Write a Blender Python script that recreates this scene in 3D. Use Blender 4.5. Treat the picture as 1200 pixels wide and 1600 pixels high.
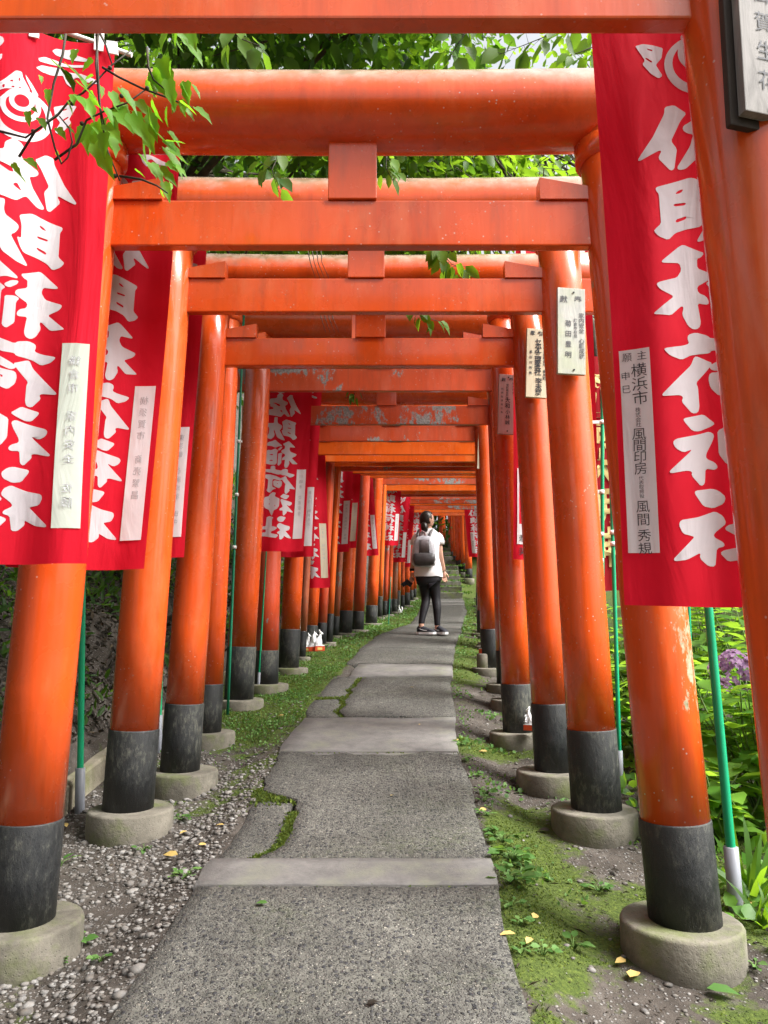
import bpy, bmesh, math, random
import numpy as np
from mathutils import Vector, Matrix, noise
from mathutils.geometry import tessellate_polygon

for o in list(bpy.data.objects): bpy.data.objects.remove(o)
SC = bpy.context.scene
COL = SC.collection
R = math.radians
rng = random.Random(7)
nrng = np.random.default_rng(11)

# ------------------------------------------------------------------ camera, world, sun, exposure
F_PX, PITCH, CAM_H = 1180.0, R(9.0), 1.35
cam = bpy.data.cameras.new('camera'); camo = bpy.data.objects.new('camera', cam); COL.objects.link(camo)
cam.sensor_fit = 'VERTICAL'; cam.sensor_height = 36.0; cam.lens = F_PX/1600*36.0
cam.clip_start = 0.05; cam.clip_end = 500
camo.location = (0, 0, 0); camo.rotation_euler = (R(90)+PITCH, 0, 0)
SC.camera = camo

SUN_EL, SUN_AZ = R(50), R(110)        # azimuth from +Y towards +X: light from the right, a little behind the camera
world = bpy.data.worlds.new('World'); SC.world = world; world.use_nodes = True
wn, wl = world.node_tree.nodes, world.node_tree.links
wn.clear()
sky = wn.new('ShaderNodeTexSky'); sky.sky_type = 'NISHITA'; sky.sun_disc = False
sky.sun_elevation = SUN_EL; sky.sun_rotation = SUN_AZ
sky.air_density = 1.0; sky.dust_density = 6.0; sky.ozone_density = 1.0
hs = wn.new('ShaderNodeHueSaturation'); hs.inputs['Saturation'].default_value = 0.22
bg = wn.new('ShaderNodeBackground'); bg.inputs['Strength'].default_value = 0.12
wo = wn.new('ShaderNodeOutputWorld')
wl.new(sky.outputs[0], hs.inputs['Color']); wl.new(hs.outputs[0], bg.inputs[0]); wl.new(bg.outputs[0], wo.inputs[0])

sun = bpy.data.lights.new('sun', 'SUN'); suno = bpy.data.objects.new('sun', sun); COL.objects.link(suno)
sun.energy = 3.7; sun.angle = R(26); sun.color = (1.0, 0.97, 0.92)
sd = Vector((math.sin(SUN_AZ)*math.cos(SUN_EL), math.cos(SUN_AZ)*math.cos(SUN_EL), math.sin(SUN_EL)))
suno.rotation_euler = (-sd).to_track_quat('-Z', 'Y').to_euler(); suno.location = sd*40

SC.view_settings.view_transform = 'Standard'; SC.view_settings.look = 'None'
SC.view_settings.exposure = 1.5; SC.view_settings.gamma = 1.0
SC.render.engine = 'CYCLES'
SC.cycles.max_bounces = 10; SC.cycles.diffuse_bounces = 7; SC.cycles.glossy_bounces = 3
SC.cycles.transmission_bounces = 3; SC.cycles.use_denoising = True
SC.cycles.sample_clamp_indirect = 8.0

# ------------------------------------------------------------------ survey: the place measured in metres
CP, SP = math.cos(PITCH), math.sin(PITCH)
def at(u, v, Y):
    """the point at distance Y seen in direction (u, v) of the survey photograph (1200 x 1600)"""
    w = 800-v; x = u-600; dy = F_PX*CP-w*SP; dz = F_PX*SP+w*CP
    return Vector((x/dy*Y, Y, dz/dy*Y))
GP = [(-3, -1.734), (0, -1.35), (10.3, -0.031), (12.6, 0.134), (17.0, 0.59), (19.0, 0.81), (19.8, 1.05), (23.2, 2.55), (27, 3.6), (34, 4.4), (60, 6.0)]
def interp(P, y):
    if y <= P[0][0]: return P[0][1]
    for (a, b), (c, d) in zip(P, P[1:]):
        if y <= c: return b+(d-b)*(y-a)/(c-a)
    return P[-1][1]
def g(Y): return interp(GP, Y)
def solve_y(v, lift=0.0):
    Y = 1.0
    while Y < 45:
        if at(600, v, Y).z <= g(Y)+lift: pass
        else: return Y
        Y += 0.01
    return Y
# v below the horizon: the ray starts above the ground and meets it
def ground_y(v, lift=0.0):
    Y = 0.5
    while Y < 45:
        if at(600, v, Y).z < g(Y)+lift: return Y
        Y += 0.01
    return Y
def gpt(u, v, lift=0.0):
    return at(u, v, ground_y(v, lift))
PL = [(-1, -0.92), (2.26, -0.74), (3.3, -0.69), (4.89, -0.62), (7, -0.51), (9, -0.27), (10.6, 0.0), (12.5, 0.42), (15, 0.70), (17.6, 0.92), (19, 1.05), (22, 1.2), (40, 1.6)]
PR = [(-1, 0.25), (2.26, 0.39), (3.3, 0.45), (4.89, 0.46), (7, 0.60), (9, 0.82), (10.6, 1.05), (12.5, 1.28), (15, 1.62), (17.6, 1.86), (19, 1.98), (22, 2.1), (40, 2.5)]
def sstep(a, b, x):
    t = min(1, max(0, (x-a)/(b-a))); return t*t*(3-2*t)
SO = [(-2, 0.10), (3.5, 0.10), (5.5, 0.06), (8, 0.03), (40, 0.02)]
BANK = [(-5, -1.72), (3.9, -1.72), (8, -1.5), (12, -0.9), (16, -0.35), (19, 0.0), (24, 0.3), (60, 0.3)]
RISE = [(-5, 1.75), (9, 1.8), (13, 2.1), (19, 2.9), (24, 3.0), (60, 3.0)]
def terrain(X, Y, rough=True):
    l, r = interp(PL, Y), interp(PR, Y)
    z = g(Y)
    d = max(l-X, X-r, 0)
    if 19.0 < Y < 26 and d > 0: z -= 0.02
    z -= 0.015+interp(SO, Y)*sstep(0.0, 0.34, d) if d > 0 else (0.025 if Y < 19 else 0.0)
    b = interp(BANK, Y)
    if X < b:
        t = b-X
        z += 0.16+min(t, 5.5)*0.95+max(0, t-5.5)*0.35
    rr = interp(RISE, Y)
    if X > rr+2.5: z += (X-rr-2.5)*0.12
    if rough and d > 0.02:
        k = sstep(0.02, 0.2, d)
        z += k*(0.022*noise.noise((X*2.3, Y*2.3, 3.1))+0.012*noise.noise((X*7, Y*7, 1.7)))
        if X < b: z += 0.16*noise.noise((X*1.2, Y*1.2, 9))+0.06*noise.noise((X*4, Y*4, 5))
    return z

# ------------------------------------------------------------------ helpers
def link_mesh(name, verts, faces, mat, parent=None, smooth=False, loc=None):
    me = bpy.data.meshes.new(name); me.from_pydata([tuple(v) for v in verts], [], faces); me.update()
    return link(name, me, mat, parent, smooth, loc)
def link(name, me, mat, parent=None, smooth=False, loc=None):
    o = bpy.data.objects.new(name, me); COL.objects.link(o)
    if mat: me.materials.append(mat)
    if smooth: me.polygons.foreach_set('use_smooth', [True]*len(me.polygons))
    if parent is not None:
        o.parent = parent
        if loc is None:                                   # verts were given in world space
            me.transform(parent.matrix_world.inverted() if False else Matrix.Translation(-wpos(parent)))
    if loc is not None: o.location = loc
    return o
def wpos(o):
    p = Vector(o.location)
    while o.parent: o = o.parent; p += Vector(o.location)
    return p
def bm_obj(name, bm, mat, parent=None, smooth=False, loc=None):
    me = bpy.data.meshes.new(name); bm.normal_update(); bm.to_mesh(me); bm.free()
    return link(name, me, mat, parent, smooth, loc)
def tag(o, label, cat, group=None, kind=None):
    if label: o['label'] = label
    if cat: o['category'] = cat
    if group: o['group'] = group
    if kind: o['kind'] = kind
    return o
def struct(o): o['kind'] = 'structure'; return o
def empty(name, loc, label, cat, group=None):
    o = bpy.data.objects.new(name, None); COL.objects.link(o); o.location = loc
    o.empty_display_size = 0.1
    return tag(o, label, cat, group)
def frame(d):
    d = d.normalized()
    a = Vector((0, 0, 1)) if abs(d.z) < 0.9 else Vector((1, 0, 0))
    x = a.cross(d).normalized(); return x, d.cross(x)
def tube(bm, pts, rads, n=12, cap=True):
    """a tapering tube along pts"""
    pts = [Vector(p) for p in pts]
    if not hasattr(rads, '__len__'): rads = [rads]*len(pts)
    rings = []; x = None
    for i, p in enumerate(pts):
        d = (pts[min(i+1, len(pts)-1)]-pts[max(i-1, 0)])
        if d.length < 1e-9: d = Vector((0, 0, 1))
        d.normalize()
        if x is None: x, y = frame(d)
        else:
            x = (x-d*x.dot(d))
            x = x.normalized() if x.length > 1e-6 else frame(d)[0]
            y = d.cross(x)
        rings.append([bm.verts.new(p+(x*math.cos(2*math.pi*k/n)+y*math.sin(2*math.pi*k/n))*rads[i]) for k in range(n)])
    for a, b in zip(rings, rings[1:]):
        for k in range(n):
            f = bm.faces.new((a[k], a[(k+1) % n], b[(k+1) % n], b[k])); f.smooth = True
    if cap:
        bm.faces.new(rings[0][::-1]); bm.faces.new(rings[-1])
def box(bm, c, s, bevel=0.0, rot=None):
    m = bmesh.ops.create_cube(bm, size=1.0)
    vs = m['verts']
    M = Matrix.Translation(c) @ (rot.to_4x4() if rot else Matrix.Identity(4)) @ Matrix.Diagonal((s[0], s[1], s[2], 1))
    bmesh.ops.transform(bm, matrix=M, verts=vs)
    if bevel > 0:
        es = list({e for v in vs for e in v.link_edges})
        bmesh.ops.bevel(bm, geom=es, offset=bevel, segments=2, affect='EDGES', profile=0.6)
def prism(bm, poly, a, b):
    """poly: list of 3-D points, extruded from offset a to offset b (vectors)"""
    A = [bm.verts.new(Vector(p)+a) for p in poly]; B = [bm.verts.new(Vector(p)+b) for p in poly]
    n = len(poly)
    bm.faces.new(A[::-1]); bm.faces.new(B)
    for i in range(n): bm.faces.new((A[i], A[(i+1) % n], B[(i+1) % n], B[i]))
    bmesh.ops.recalc_face_normals(bm, faces=bm.faces)
def blob(bm, c, r, seg=16, rot=None, n=0.0, seed=0):
    m = bmesh.ops.create_uvsphere(bm, u_segments=seg, v_segments=max(6, seg//2+2), radius=1.0)
    M = Matrix.Translation(c) @ (rot.to_4x4() if rot else Matrix.Identity(4)) @ Matrix.Diagonal((r[0], r[1], r[2], 1))
    if n:
        for v in m['verts']:
            v.co *= 1+n*noise.noise(v.co*2+Vector((seed, 0, 0)))
    bmesh.ops.transform(bm, matrix=M, verts=m['verts'])
    for v in m['verts']:
        for f in v.link_faces: f.smooth = True
def mesh_np(name, V, faces_list, mat, parent=None, smooth=False):
    """V (n,3); faces_list: list of int arrays (m,k)"""
    me = bpy.data.meshes.new(name)
    loops = np.concatenate([f.ravel() for f in faces_list]).astype(np.int32)
    tot = np.concatenate([np.full(len(f), f.shape[1]) for f in faces_list]).astype(np.int32)
    start = np.concatenate([[0], np.cumsum(tot)[:-1]]).astype(np.int32)
    me.vertices.add(len(V)); me.vertices.foreach_set('co', np.asarray(V, np.float32).ravel())
    me.loops.add(len(loops)); me.loops.foreach_set('vertex_index', loops)
    me.polygons.add(len(tot)); me.polygons.foreach_set('loop_start', start); me.polygons.foreach_set('loop_total', tot)
    me.update(calc_edges=True); me.validate()
    return link(name, me, mat, parent, smooth)

# ------------------------------------------------------------------ materials
def mat_new(name):
    m = bpy.data.materials.new(name); m.use_nodes = True
    nt = m.node_tree; nt.nodes.clear()
    return m, nt.nodes, nt.links
class NB:
    """a tiny node-graph builder"""
    def __init__(s, name):
        s.m, s.n, s.l = mat_new(name)
        s.out = s.n.new('ShaderNodeOutputMaterial'); s.p = s.n.new('ShaderNodeBsdfPrincipled')
        s.l.new(s.p.outputs[0], s.out.inputs['Surface'])
        s.tc = s.n.new('ShaderNodeTexCoord')
        oi = s.n.new('ShaderNodeObjectInfo'); sc_ = s.n.new('ShaderNodeMath'); sc_.operation = 'MULTIPLY'; sc_.inputs[1].default_value = 43.0
        s.l.new(oi.outputs['Random'], sc_.inputs[0])
        va = s.n.new('ShaderNodeVectorMath'); va.operation = 'ADD'
        s.l.new(s.tc.outputs['Object'], va.inputs[0]); s.l.new(sc_.outputs[0], va.inputs[1]); s.oc = va.outputs[0]      # every object gets its own piece of the pattern
    def set(s, **k):
        for a, b in k.items(): s.p.inputs[a.replace('_', ' ')].default_value = b
        return s
    def coord(s, scale=(1, 1, 1), kind='Object'):
        mp = s.n.new('ShaderNodeMapping'); mp.inputs['Scale'].default_value = scale
        s.l.new(s.oc if kind == 'Object' else s.tc.outputs[kind], mp.inputs['Vector']); return mp.outputs[0]
    def noise(s, scale, detail=4, rough=0.55, co=None, dist=0.0):
        t = s.n.new('ShaderNodeTexNoise'); t.inputs['Scale'].default_value = scale
        t.inputs['Detail'].default_value = detail; t.inputs['Roughness'].default_value = rough; t.inputs['Distortion'].default_value = dist
        s.l.new(co or s.oc, t.inputs['Vector']); return t.outputs['Fac']
    def voro(s, scale, co=None, feat='F1', rand=1.0, out='Distance'):
        t = s.n.new('ShaderNodeTexVoronoi'); t.feature = feat; t.inputs['Scale'].default_value = scale
        t.inputs['Randomness'].default_value = rand
        s.l.new(co or s.oc, t.inputs['Vector']); return t.outputs[out]
    def ramp(s, fac, stops, interp='LINEAR'):
        r = s.n.new('ShaderNodeValToRGB'); r.color_ramp.interpolation = interp
        e = r.color_ramp.elements
        while len(e) > len(stops): e.remove(e[-1])
        while len(e) < len(stops): e.new(0.5)
        for el, (p, c) in zip(e, stops):
            el.position = p; el.color = (c, c, c, 1) if not hasattr(c, '__len__') else (*c, 1)
        s.l.new(fac, r.inputs[0]); return r.outputs[0]
    def mix(s, fac, a, b, mode='MIX'):
        x = s.n.new('ShaderNodeMix'); x.data_type = 'RGBA'; x.blend_type = mode
        for sock, val in ((x.inputs[0], fac), (x.inputs[6], a), (x.inputs[7], b)):
            if hasattr(val, 'is_linked'): s.l.new(val, sock)
            elif hasattr(val, '__len__'): sock.default_value = (*val, 1)
            else: sock.default_value = val
        return x.outputs[2]
    def math(s, op, a, b=0.0):
        x = s.n.new('ShaderNodeMath'); x.operation = op
        for sock, val in ((x.inputs[0], a), (x.inputs[1], b)):
            if hasattr(val, 'is_linked'): s.l.new(val, sock)
            else: sock.default_value = val
        return x.outputs[0]
    def bump(s, h, strength=0.3, dist=0.01, prev=None):
        b = s.n.new('ShaderNodeBump'); b.inputs['Strength'].default_value = strength; b.inputs['Distance'].default_value = dist
        s.l.new(h, b.inputs['Height'])
        if prev is not None: s.l.new(prev, b.inputs['Normal'])
        s.l.new(b.outputs[0], s.p.inputs['Normal']); return b.outputs[0]
    def to(s, sock, name): s.l.new(sock, s.p.inputs[name]); return s
    def geo(s, out):
        x = s.n.new('ShaderNodeNewGeometry'); return x.outputs[out]
    def objrand(s):
        x = s.n.new('ShaderNodeObjectInfo'); return x.outputs['Random']
    def sep(s, v, axis):
        x = s.n.new('ShaderNodeSeparateXYZ'); s.l.new(v, x.inputs[0]); return x.outputs[axis]

def paint(name, base, peel=0.0, dirt=0.3, rough=0.2, topdirt=False, grey=((0.16, 0.155, 0.155), (0.40, 0.385, 0.375))):
    b = NB(name)
    worn = b.noise(1.7, 5, 0.6, b.coord((1, 1, 0.5)))
    dk = tuple(c*0.72 for c in base); lt = (min(1, base[0]*1.08), base[1]*1.45, base[2]*2.0+0.006)
    c = b.ramp(worn, [(0.3, dk), (0.55, base), (0.75, lt)])
    c = b.mix(b.math('MULTIPLY', b.objrand(), 0.35), c, (base[0]*0.8, base[1]*0.7, base[2]), 'MIX')
    grime = b.ramp(b.noise(9, 8, 0.7, b.coord((1, 1, 0.25))), [(0.52, 0.0), (0.75, 1.0)])
    c = b.mix(b.math('MULTIPLY', grime, dirt), c, (0.12, 0.06, 0.035))
    run = b.ramp(b.noise(16, 5, 0.65, b.coord((1, 1, 0.05)), 0.3), [(0.50, 0.0), (0.70, 1.0)])
    c = b.mix(b.math('MULTIPLY', run, 0.32), c, (base[0]*0.45, base[1]*0.42, base[2]))
    fade = b.ramp(b.noise(5, 6, 0.7, b.coord((1, 1, 0.3))), [(0.52, 0.0), (0.78, 0.6)])
    c = b.mix(fade, c, (min(1, base[0]*1.0), base[1]*1.9+0.02, base[2]*4+0.03))
    # little pale flecks where the top coat has chipped
    v = b.ramp(b.voro(34), [(0.08, 1.0), (0.125, 0.0)])
    zone = b.ramp(b.noise(2.3, 3), [(0.47, 0.0), (0.62, 1.0)])
    fl = b.math('MULTIPLY', v, zone)
    c = b.mix(b.math('MULTIPLY', fl, 0.8), c, (0.60, 0.50, 0.45))
    if peel > 0:
        n1 = b.noise(2.1, 3, 0.5); n2 = b.noise(26, 6, 0.75, b.coord((1, 1, 0.45)))
        k = b.math('ADD', b.math('MULTIPLY', n1, 0.62), b.math('MULTIPLY', n2, 0.38))
        pk = b.ramp(k, [(0.635-peel*0.085, 0.0), (0.655-peel*0.085, 1.0)])
        grey = b.ramp(b.noise(60, 3), [(0.3, grey[0]), (0.7, grey[1])])
        c = b.mix(pk, c, grey)
        b.to(b.math('ADD', b.math('MULTIPLY', pk, 0.5), rough), 'Roughness')
    else:
        b.to(b.ramp(b.noise(6, 4), [(0.3, rough*0.8), (0.7, rough*1.7)]), 'Roughness')
    if topdirt:                                           # lichen that has settled along the upper side of the log
        nz = b.sep(b.geo('Normal'), 2)
        li = b.math('ADD', nz, b.math('MULTIPLY', b.math('SUBTRACT', b.noise(5, 6, 0.7), 0.5), 0.9))
        li = b.ramp(li, [(0.08, 0.0), (0.58, 0.85)])
        c = b.mix(li, c, b.ramp(b.noise(14, 4), [(0.35, (0.15, 0.15, 0.10)), (0.65, (0.34, 0.30, 0.25))]))
    b.to(c, 'Base Color')
    b.set(Specular_IOR_Level=0.5, Coat_Weight=0.28, Coat_Roughness=0.08)
    b.bump(b.math('ADD', b.noise(3.0, 5, 0.6, b.coord((3, 3, 0.4))), b.math('MULTIPLY', b.noise(30, 3, 0.6, b.coord((1, 1, 0.02))), 0.10)), 0.12, 0.02)
    return b.m
VERM = (0.68, 0.084, 0.010)
M = {}
M['paint'] = paint('vermilion_paint', VERM, 0, 0.42, 0.2)
M['paint_bright'] = paint('fresh_or_painted_light_orange', (0.76, 0.115, 0.011), 0, 0.10, 0.17)  # fresh paint; on the far tie beams, distant light put into the colour
M['paint_old'] = paint('weathered_vermilion_paint', (0.62, 0.075, 0.022), 0.45, 0.35, 0.3)
M['paint_peel'] = paint('peeling_vermilion_paint', (0.64, 0.082, 0.020), 1.15, 0.35, 0.32)
M['paint_log'] = paint('vermilion_log_paint', VERM, 0, 0.30, 0.2, topdirt=True)
M['paint_chip'] = paint('chipped_vermilion_paint', VERM, 0.62, 0.35, 0.24, grey=((0.17, 0.15, 0.07), (0.36, 0.33, 0.22)))
M['paint_dirty'] = paint('grimy_bare_post', (0.40, 0.10, 0.04), 1.15, 0.8, 0.45, grey=((0.13, 0.105, 0.08), (0.30, 0.26, 0.21)))

def black_foot():
    b = NB('black_foot_paint')
    n = b.noise(42, 8, 0.8, b.coord((1, 1, 0.45)))
    zone = b.noise(2.6, 3)
    k = b.math('ADD', b.math('MULTIPLY', n, 0.6), b.math('MULTIPLY', zone, 0.4))
    c = b.ramp(k, [(0.42, (0.008, 0.009, 0.011)), (0.52, (0.017, 0.018, 0.018)), (0.575, (0.055, 0.056, 0.047)), (0.70, (0.15, 0.145, 0.11))])
    b.to(c, 'Base Color'); b.to(b.ramp(k, [(0.4, 0.42), (0.6, 0.85)]), 'Roughness')
    b.bump(n, 0.5, 0.008); return b.m
M['black'] = black_foot()
def concrete(name, a, c2, moss=0.4, scale=1.0):
    b = NB(name)
    n = b.noise(5*scale, 8, 0.7)
    c = b.ramp(n, [(0.3, a), (0.7, c2)])
    pits = b.ramp(b.voro(70*scale), [(0.12, 1.0), (0.2, 0.0)])
    c = b.mix(b.math('MULTIPLY', pits, 0.55), c, (0.07, 0.065, 0.05))
    mo = b.ramp(b.noise(4, 6, 0.65), [(0.50, 0.0), (0.68, 1.0)])
    c = b.mix(b.math('MULTIPLY', mo, moss), c, (0.10, 0.12, 0.035))
    b.to(c, 'Base Color'); b.set(Roughness=0.92)
    b.bump(b.math('SUBTRACT', b.noise(45*scale, 5, 0.7), b.math('MULTIPLY', pits, 0.5)), 0.5, 0.008)
    return b.m
M['footing'] = concrete('footing_concrete', (0.06, 0.054, 0.042), (0.205, 0.185, 0.15), 0.85)
M['kerb'] = concrete('mossy_kerb_concrete', (0.13, 0.11, 0.075), (0.30, 0.27, 0.21), 0.75)
M['step'] = concrete('mossy_step_stone', (0.05, 0.048, 0.036), (0.15, 0.145, 0.115), 0.9)
M['band'] = concrete('smooth_path_concrete', (0.085, 0.081, 0.078), (0.175, 0.164, 0.158), 0.35, 1.6)
def aggregate():
    b = NB('exposed_aggregate')
    co = b.coord((1, 1, 1))
    d = b.n.new('ShaderNodeTexNoise'); d.inputs['Scale'].default_value = 9; b.l.new(co, d.inputs['Vector'])
    mx = b.n.new('ShaderNodeMix'); mx.data_type = 'VECTOR'; mx.inputs[0].default_value = 0.03
    b.l.new(co, mx.inputs[4]); b.l.new(d.outputs['Color'], mx.inputs[5]); cc = mx.outputs[1]
    v1 = b.voro(56, cc); v1c = b.voro(56, cc, out='Color')
    v2 = b.voro(135, cc); v2c = b.voro(135, cc, out='Color')
    s1 = b.ramp(v1, [(0.30, 1.0), (0.42, 0.0)])
    keep = b.ramp(b.sep(v1c, 0), [(0.42, 0.0), (0.5, 1.0)])
    s1 = b.math('MULTIPLY', s1, keep)
    s2 = b.ramp(v2, [(0.32, 1.0), (0.5, 0.0)])
    mortar = b.ramp(b.noise(30, 6, 0.7), [(0.3, (0.055, 0.053, 0.046)), (0.7, (0.165, 0.16, 0.14))])
    st2 = b.ramp(b.sep(v2c, 1), [(0.0, (0.022, 0.022, 0.023)), (0.5, (0.085, 0.082, 0.078)), (0.85, (0.18, 0.172, 0.155)), (1.0, (0.34, 0.32, 0.28))])
    st1 = b.ramp(b.sep(v1c, 1), [(0.0, (0.022, 0.023, 0.028)), (0.55, (0.06, 0.06, 0.066)), (0.85, (0.12, 0.115, 0.105)), (1.0, (0.28, 0.26, 0.22))])
    c = b.mix(s2, mortar, st2); c = b.mix(s1, c, st1)
    mo = b.math('MULTIPLY', b.ramp(b.noise(1.6, 6, 0.7), [(0.50, 0.0), (0.70, 1.0)]), b.ramp(b.noise(40, 3), [(0.4, 0.0), (0.6, 0.7)]))
    c = b.mix(b.math('MULTIPLY', mo, 0.6), c, (0.07, 0.09, 0.03))
    big = b.ramp(b.noise(1.3, 6, 0.7), [(0.3, 0.48), (0.55, 0.82), (0.72, 1.08)])
    c = b.mix(1.0, c, big, 'MULTIPLY')
    st = b.ramp(b.noise(3.1, 7, 0.75), [(0.55, 0.0), (0.72, 0.5)])
    c = b.mix(st, c, (0.045, 0.042, 0.036))
    b.to(c, 'Base Color'); b.set(Roughness=0.88)
    h = b.math('ADD', b.math('MULTIPLY', s1, 0.9), b.math('MULTIPLY', s2, 0.5))
    h = b.math('ADD', h, b.math('MULTIPLY', b.noise(90, 4), 0.3))
    b.bump(h, 1.0, 0.012); return b.m
M['agg'] = aggregate()
def soil():
    b = NB('soil_and_moss')
    n = b.noise(7, 8, 0.7); fine = b.noise(60, 6, 0.75)
    c = b.ramp(n, [(0.3, (0.030, 0.025, 0.021)), (0.55, (0.066, 0.056, 0.048)), (0.75, (0.125, 0.112, 0.10))])
    gv = b.voro(75); gc = b.voro(75, out='Color')
    grit = b.math('MULTIPLY', b.ramp(gv, [(0.28, 1.0), (0.42, 0.0)]), b.ramp(b.sep(gc, 0), [(0.5, 0.0), (0.6, 1.0)]))
    c = b.mix(b.math('MULTIPLY', grit, 0.8), c, b.ramp(b.sep(gc, 1), [(0, (0.06, 0.056, 0.052)), (1, (0.24, 0.23, 0.22))]))
    ms = b.n.new('ShaderNodeAttribute'); ms.attribute_name = 'moss'
    k = b.math('ADD', ms.outputs['Fac'], b.math('MULTIPLY', b.math('SUBTRACT', b.noise(6, 7, 0.7), 0.5), 1.6))
    k = b.ramp(k, [(0.40, 0.0), (0.58, 1.0)])
    mc = b.ramp(fine, [(0.3, (0.022, 0.034, 0.008)), (0.55, (0.06, 0.085, 0.016)), (0.75, (0.13, 0.155, 0.032))])
    c = b.mix(k, c, mc)
    b.to(c, 'Base Color'); b.set(Roughness=0.95, Specular_IOR_Level=0.2)
    h = b.math('ADD', b.math('MULTIPLY', fine, 0.7), b.math('MULTIPLY', grit, 0.5))
    b.bump(h, 0.9, 0.012); return b.m
M['soil'] = soil()
def simple(name, col, rough=0.6, var=0.15, scale=8, bump=0.0, spec=0.4, metal=0.0):
    b = NB(name)
    c = b.ramp(b.noise(scale, 5, 0.6), [(0.3, tuple(x*(1-var) for x in col)), (0.7, tuple(min(1, x*(1+var)) for x in col))])
    b.to(c, 'Base Color'); b.set(Roughness=rough, Specular_IOR_Level=spec, Metallic=metal)
    if bump: b.bump(b.noise(scale*6, 4), bump, 0.004)
    return b.m
def stone_mat():
    b = NB('gravel_stone')
    r = b.geo('Random Per Island')
    c = b.ramp(r, [(0, (0.05, 0.047, 0.045)), (0.4, (0.105, 0.10, 0.097)), (0.8, (0.165, 0.16, 0.156)), (1, (0.235, 0.23, 0.225))])
    c = b.mix(b.ramp(b.noise(60, 5), [(0.35, 0.0), (0.7, 0.5)]), c, (0.16, 0.13, 0.10))
    b.to(c, 'Base Color'); b.set(Roughness=0.85); b.bump(b.noise(120, 4), 0.4, 0.003); return b.m
M['stone'] = stone_mat()
def leaf_mat(name, stops, trans=0.45, tcol=(0.30, 0.48, 0.03), rough=0.42):
    b = NB(name)
    r = b.geo('Random Per Island')
    c = b.ramp(r, stops)
    c = b.mix(b.ramp(b.noise(2.2, 3), [(0.35, 0.0), (0.65, 0.45)]), c, tuple(x*0.6 for x in stops[0][1]))
    b.to(c, 'Base Color'); b.set(Roughness=rough+0.1, Specular_IOR_Level=0.28)
    t = b.n.new('ShaderNodeBsdfTranslucent')
    tc = b.mix(0.55, c, tcol); b.l.new(tc, t.inputs[0])
    mx = b.n.new('ShaderNodeMixShader'); mx.inputs[0].default_value = trans
    b.l.new(b.p.outputs[0], mx.inputs[1]); b.l.new(t.outputs[0], mx.inputs[2]); b.l.new(mx.outputs[0], b.out.inputs['Surface'])
    return b.m
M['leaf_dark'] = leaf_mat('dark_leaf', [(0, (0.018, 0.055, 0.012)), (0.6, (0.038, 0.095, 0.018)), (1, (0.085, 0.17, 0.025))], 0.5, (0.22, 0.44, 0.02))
M['leaf_vine'] = leaf_mat('vine_leaf', [(0, (0.08, 0.24, 0.015)), (0.6, (0.11, 0.32, 0.02)), (1, (0.16, 0.40, 0.03))], 0.55, (0.34, 0.74, 0.02))
M['leaf_mid'] = leaf_mat('mid_leaf', [(0, (0.03, 0.085, 0.014)), (0.6, (0.055, 0.13, 0.02)), (1, (0.11, 0.21, 0.03))], 0.5, (0.28, 0.50, 0.02))
M['leaf_bright'] = leaf_mat('bright_leaf', [(0, (0.05, 0.13, 0.015)), (0.6, (0.08, 0.19, 0.02)), (1, (0.13, 0.25, 0.03))], 0.55, (0.38, 0.62, 0.02))
M['leaf_hyd'] = leaf_mat('hydrangea_leaf', [(0, (0.05, 0.15, 0.022)), (0.5, (0.11, 0.25, 0.03)), (1, (0.19, 0.36, 0.05))], 0.5, (0.45, 0.72, 0.04), 0.35)
M['leaf_moss'] = leaf_mat('ground_moss', [(0, (0.03, 0.055, 0.009)), (0.6, (0.075, 0.115, 0.016)), (1, (0.16, 0.20, 0.035))], 0.3, (0.3, 0.4, 0.05), 0.8)
M['leaf_cover'] = leaf_mat('ground_cover_leaf', [(0, (0.04, 0.11, 0.02)), (0.6, (0.08, 0.18, 0.04)), (1, (0.15, 0.27, 0.08))], 0.35, (0.3, 0.5, 0.05), 0.5)
M['leaf_far'] = leaf_mat('far_leaf', [(0, (0.06, 0.13, 0.03)), (0.6, (0.10, 0.20, 0.045)), (1, (0.17, 0.29, 0.08))], 0.5, (0.35, 0.55, 0.10))
M['litter'] = leaf_mat('dry_leaf_litter', [(0, (0.008, 0.006, 0.004)), (0.6, (0.020, 0.015, 0.010)), (0.9, (0.05, 0.038, 0.025)), (1, (0.15, 0.115, 0.075))], 0.1, (0.2, 0.15, 0.05), 0.7)
M['leaf_yellow'] = leaf_mat('yellow_fallen_leaf', [(0, (0.42, 0.26, 0.05)), (0.5, (0.50, 0.36, 0.12)), (1, (0.52, 0.42, 0.20))], 0.2, (0.5, 0.35, 0.05), 0.5)
M['bark'] = simple('bark', (0.07, 0.055, 0.04), 0.95, 0.5, 14, 0.8)
M['stem'] = simple('vine_stem', (0.035, 0.028, 0.018), 0.8, 0.3, 30)
M['gstem'] = simple('green_stem', (0.08, 0.14, 0.03), 0.6, 0.3, 30)
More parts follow.
